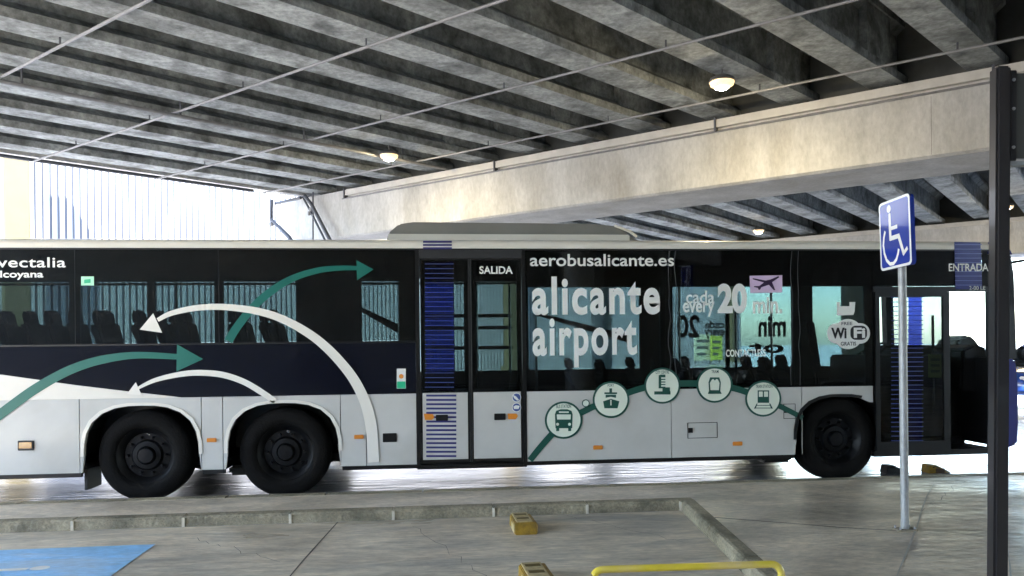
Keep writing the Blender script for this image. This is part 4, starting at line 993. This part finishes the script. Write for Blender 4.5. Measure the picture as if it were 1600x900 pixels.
# chocks under the front doorway
def chock(p, w_, l_, h_, M, name, lb):
    t = thing('wheel_chock', (p.x, p.y, 0), lb, 'wheel chock')
    MB().prism([(p.x, 0), (p.x + l_, 0), (p.x + l_ * .35, h_), (p.x + .02, h_)], 'y', p.y, p.y + w_).build('wedge', M, t, bevel=.008)
    MB().tube([(p.x + .05, p.y - .005, h_ * .7), (p.x + .08, p.y - .02, h_ * .9), (p.x + .12, p.y - .005, h_ * .7)], .006, 6).build('grip', BLACK, t)
    return t
chock(atZ(1386, 741, 0), .16, .30, .10, BLACK, 'a', 'black rubber wheel chock on the road under the bus doorway')
c2 = chock(atZ(1451, 740, 0), .16, .30, .10, YEL, 'b', 'yellow and dark wheel chock on the road under the bus doorway')
pc2 = atZ(1451, 740, 0)
MB().box(pc2.x + .09, pc2.x + .2, pc2.y - .012, pc2.y - .002, .006, .06).build('dark_band', mat('chock_brown', (.06, .03, .015), .7), c2)

# ================================================================== PARKED CARS (seen past the bus front and as reflections in the bus glass)
def car(loc, rz, paint, lb):
    t = thing('parked_car', loc, lb, 'car'); ox, oy, oz = loc
    c0, s0 = math.cos(rz), math.sin(rz)
    def put(mb, name, M, par=t, bev=0, sm=False):
        mb.v = [(ox + v[0] * c0 - v[1] * s0, oy + v[0] * s0 + v[1] * c0, oz + v[2]) for v in mb.v]; return mb.build(name, M, par, bevel=bev, smooth=sm)
    def loft(secs):
        mb = MB(); n = len(secs[0]); vs = [v for s in secs for v in s]
        return mb.add(vs, [(i * n + k, i * n + (k + 1) % n, (i + 1) * n + (k + 1) % n, (i + 1) * n + k) for i in range(len(secs) - 1) for k in range(n)] + [list(range(n))[::-1], [(len(secs) - 1) * n + k for k in range(n)]])
    secs = []
    for x, hw, zb, zt in ((-2.1, .62, .38, .82), (-2.02, .78, .28, .93), (-1.6, .86, .22, .98), (-.8, .88, .2, .98), (.4, .88, .2, .96), (1.1, .87, .2, .92), (1.7, .83, .24, .82), (2.05, .72, .32, .68), (2.12, .6, .36, .6)):
        zm = (zb + zt) / 2
        secs.append([(x, -hw * .92, zb), (x, hw * .92, zb), (x, hw, zb + .12), (x, hw, zm + .1), (x, hw * .95, zt - .06), (x, hw * .8, zt), (x, -hw * .8, zt), (x, -hw * .95, zt - .06), (x, -hw, zm + .1), (x, -hw, zb + .12)])
    body = put(loft(secs), 'body', paint, sm='all')
    secs = []
    for x, hw, zt in ((-1.95, .70, .97), (-1.55, .63, 1.36), (-1.1, .60, 1.46), (-.2, .60, 1.5), (.35, .60, 1.43), (1.15, .72, .93)):
        secs.append([(x, -.78, .9), (x, .78, .9), (x, hw + .06, max(zt - .08, .93)), (x, hw - .06, zt), (x, -hw + .06, zt), (x, -hw - .06, max(zt - .08, .93))])
    put(loft(secs), 'cabin', mat('car_glass', (.012, .016, .02), .06, coat=.3), sm='all')
    secs = []
    for x, hw, zt in ((-1.6, .60, 1.36), (-1.1, .585, 1.475), (-.2, .585, 1.515), (.3, .58, 1.46)):
        secs.append([(x, -hw, zt - .05), (x, hw, zt - .05), (x, hw * .9, zt + .01), (x, -hw * .9, zt + .01)])
    put(loft(secs), 'roof', paint, sm='all')
    for sx in (-1.3, 1.3):
        for sy in (-1, 1):
            wm = MB().lathe([(.0, .02), (.18, .02), (.2, .0), (.21, .0)], sx, 0, .32, 20); wm.v = [(v[0], sy * (.885 - v[1]), v[2]) for v in wm.v]
            wh = put(wm, 'wheel', RIM)
            tm = MB().lathe([(.205, .0), (.29, -.005), (.32, .03), (.32, .17), (.29, .2), (.2, .2)], sx, 0, .32, 24); tm.v = [(v[0], sy * (.89 - v[1]), v[2]) for v in tm.v]
            put(tm, 'tyre', TYRE, wh)
    for sy in (-1, 1):
        put(MB().box(1.93, 2.08, sy * .62 - .16, sy * .62 + .16, .58, .72), 'headlight', MATS['headlight'], bev=.02)
        put(MB().box(-2.09, -1.98, sy * .64 - .14, sy * .64 + .14, .68, .86), 'tail_light', mat('tail_light', (.35, .01, .01), .15), bev=.02)
        put(MB().box(.55, .72, sy * .98 - .1, sy * .98 + .1, .95, 1.08), 'mirror', paint, bev=.03)
    put(MB().box(2.07, 2.135, -.26, .26, .42, .53), 'number_plate', SIGNWHITE)
    return t
CARBLUE = mat('car_blue', (.03, .09, .42), .2, coat=.8); CARSILV = mat('car_silver', (.45, .46, .47), .25, metal=.4, coat=.6); CARDARK = mat('car_dark', (.02, .022, .028), .2, coat=.8)
pk = camp(1640, 20.0)
car((pk.x, pk.y, 0), R(200), CARBLUE, 'blue car parked in the light beyond the front of the bus')
car((9.5, -9.5, .004), R(95), CARSILV, 'silver car parked in front of the added blocking wall')
car((-3.4, -7.5, .004), R(92), CARDARK, 'black car parked in front of the added blocking wall')

for o_ in bpy.data.objects:
    if '_o' in o_: del o_['_o']
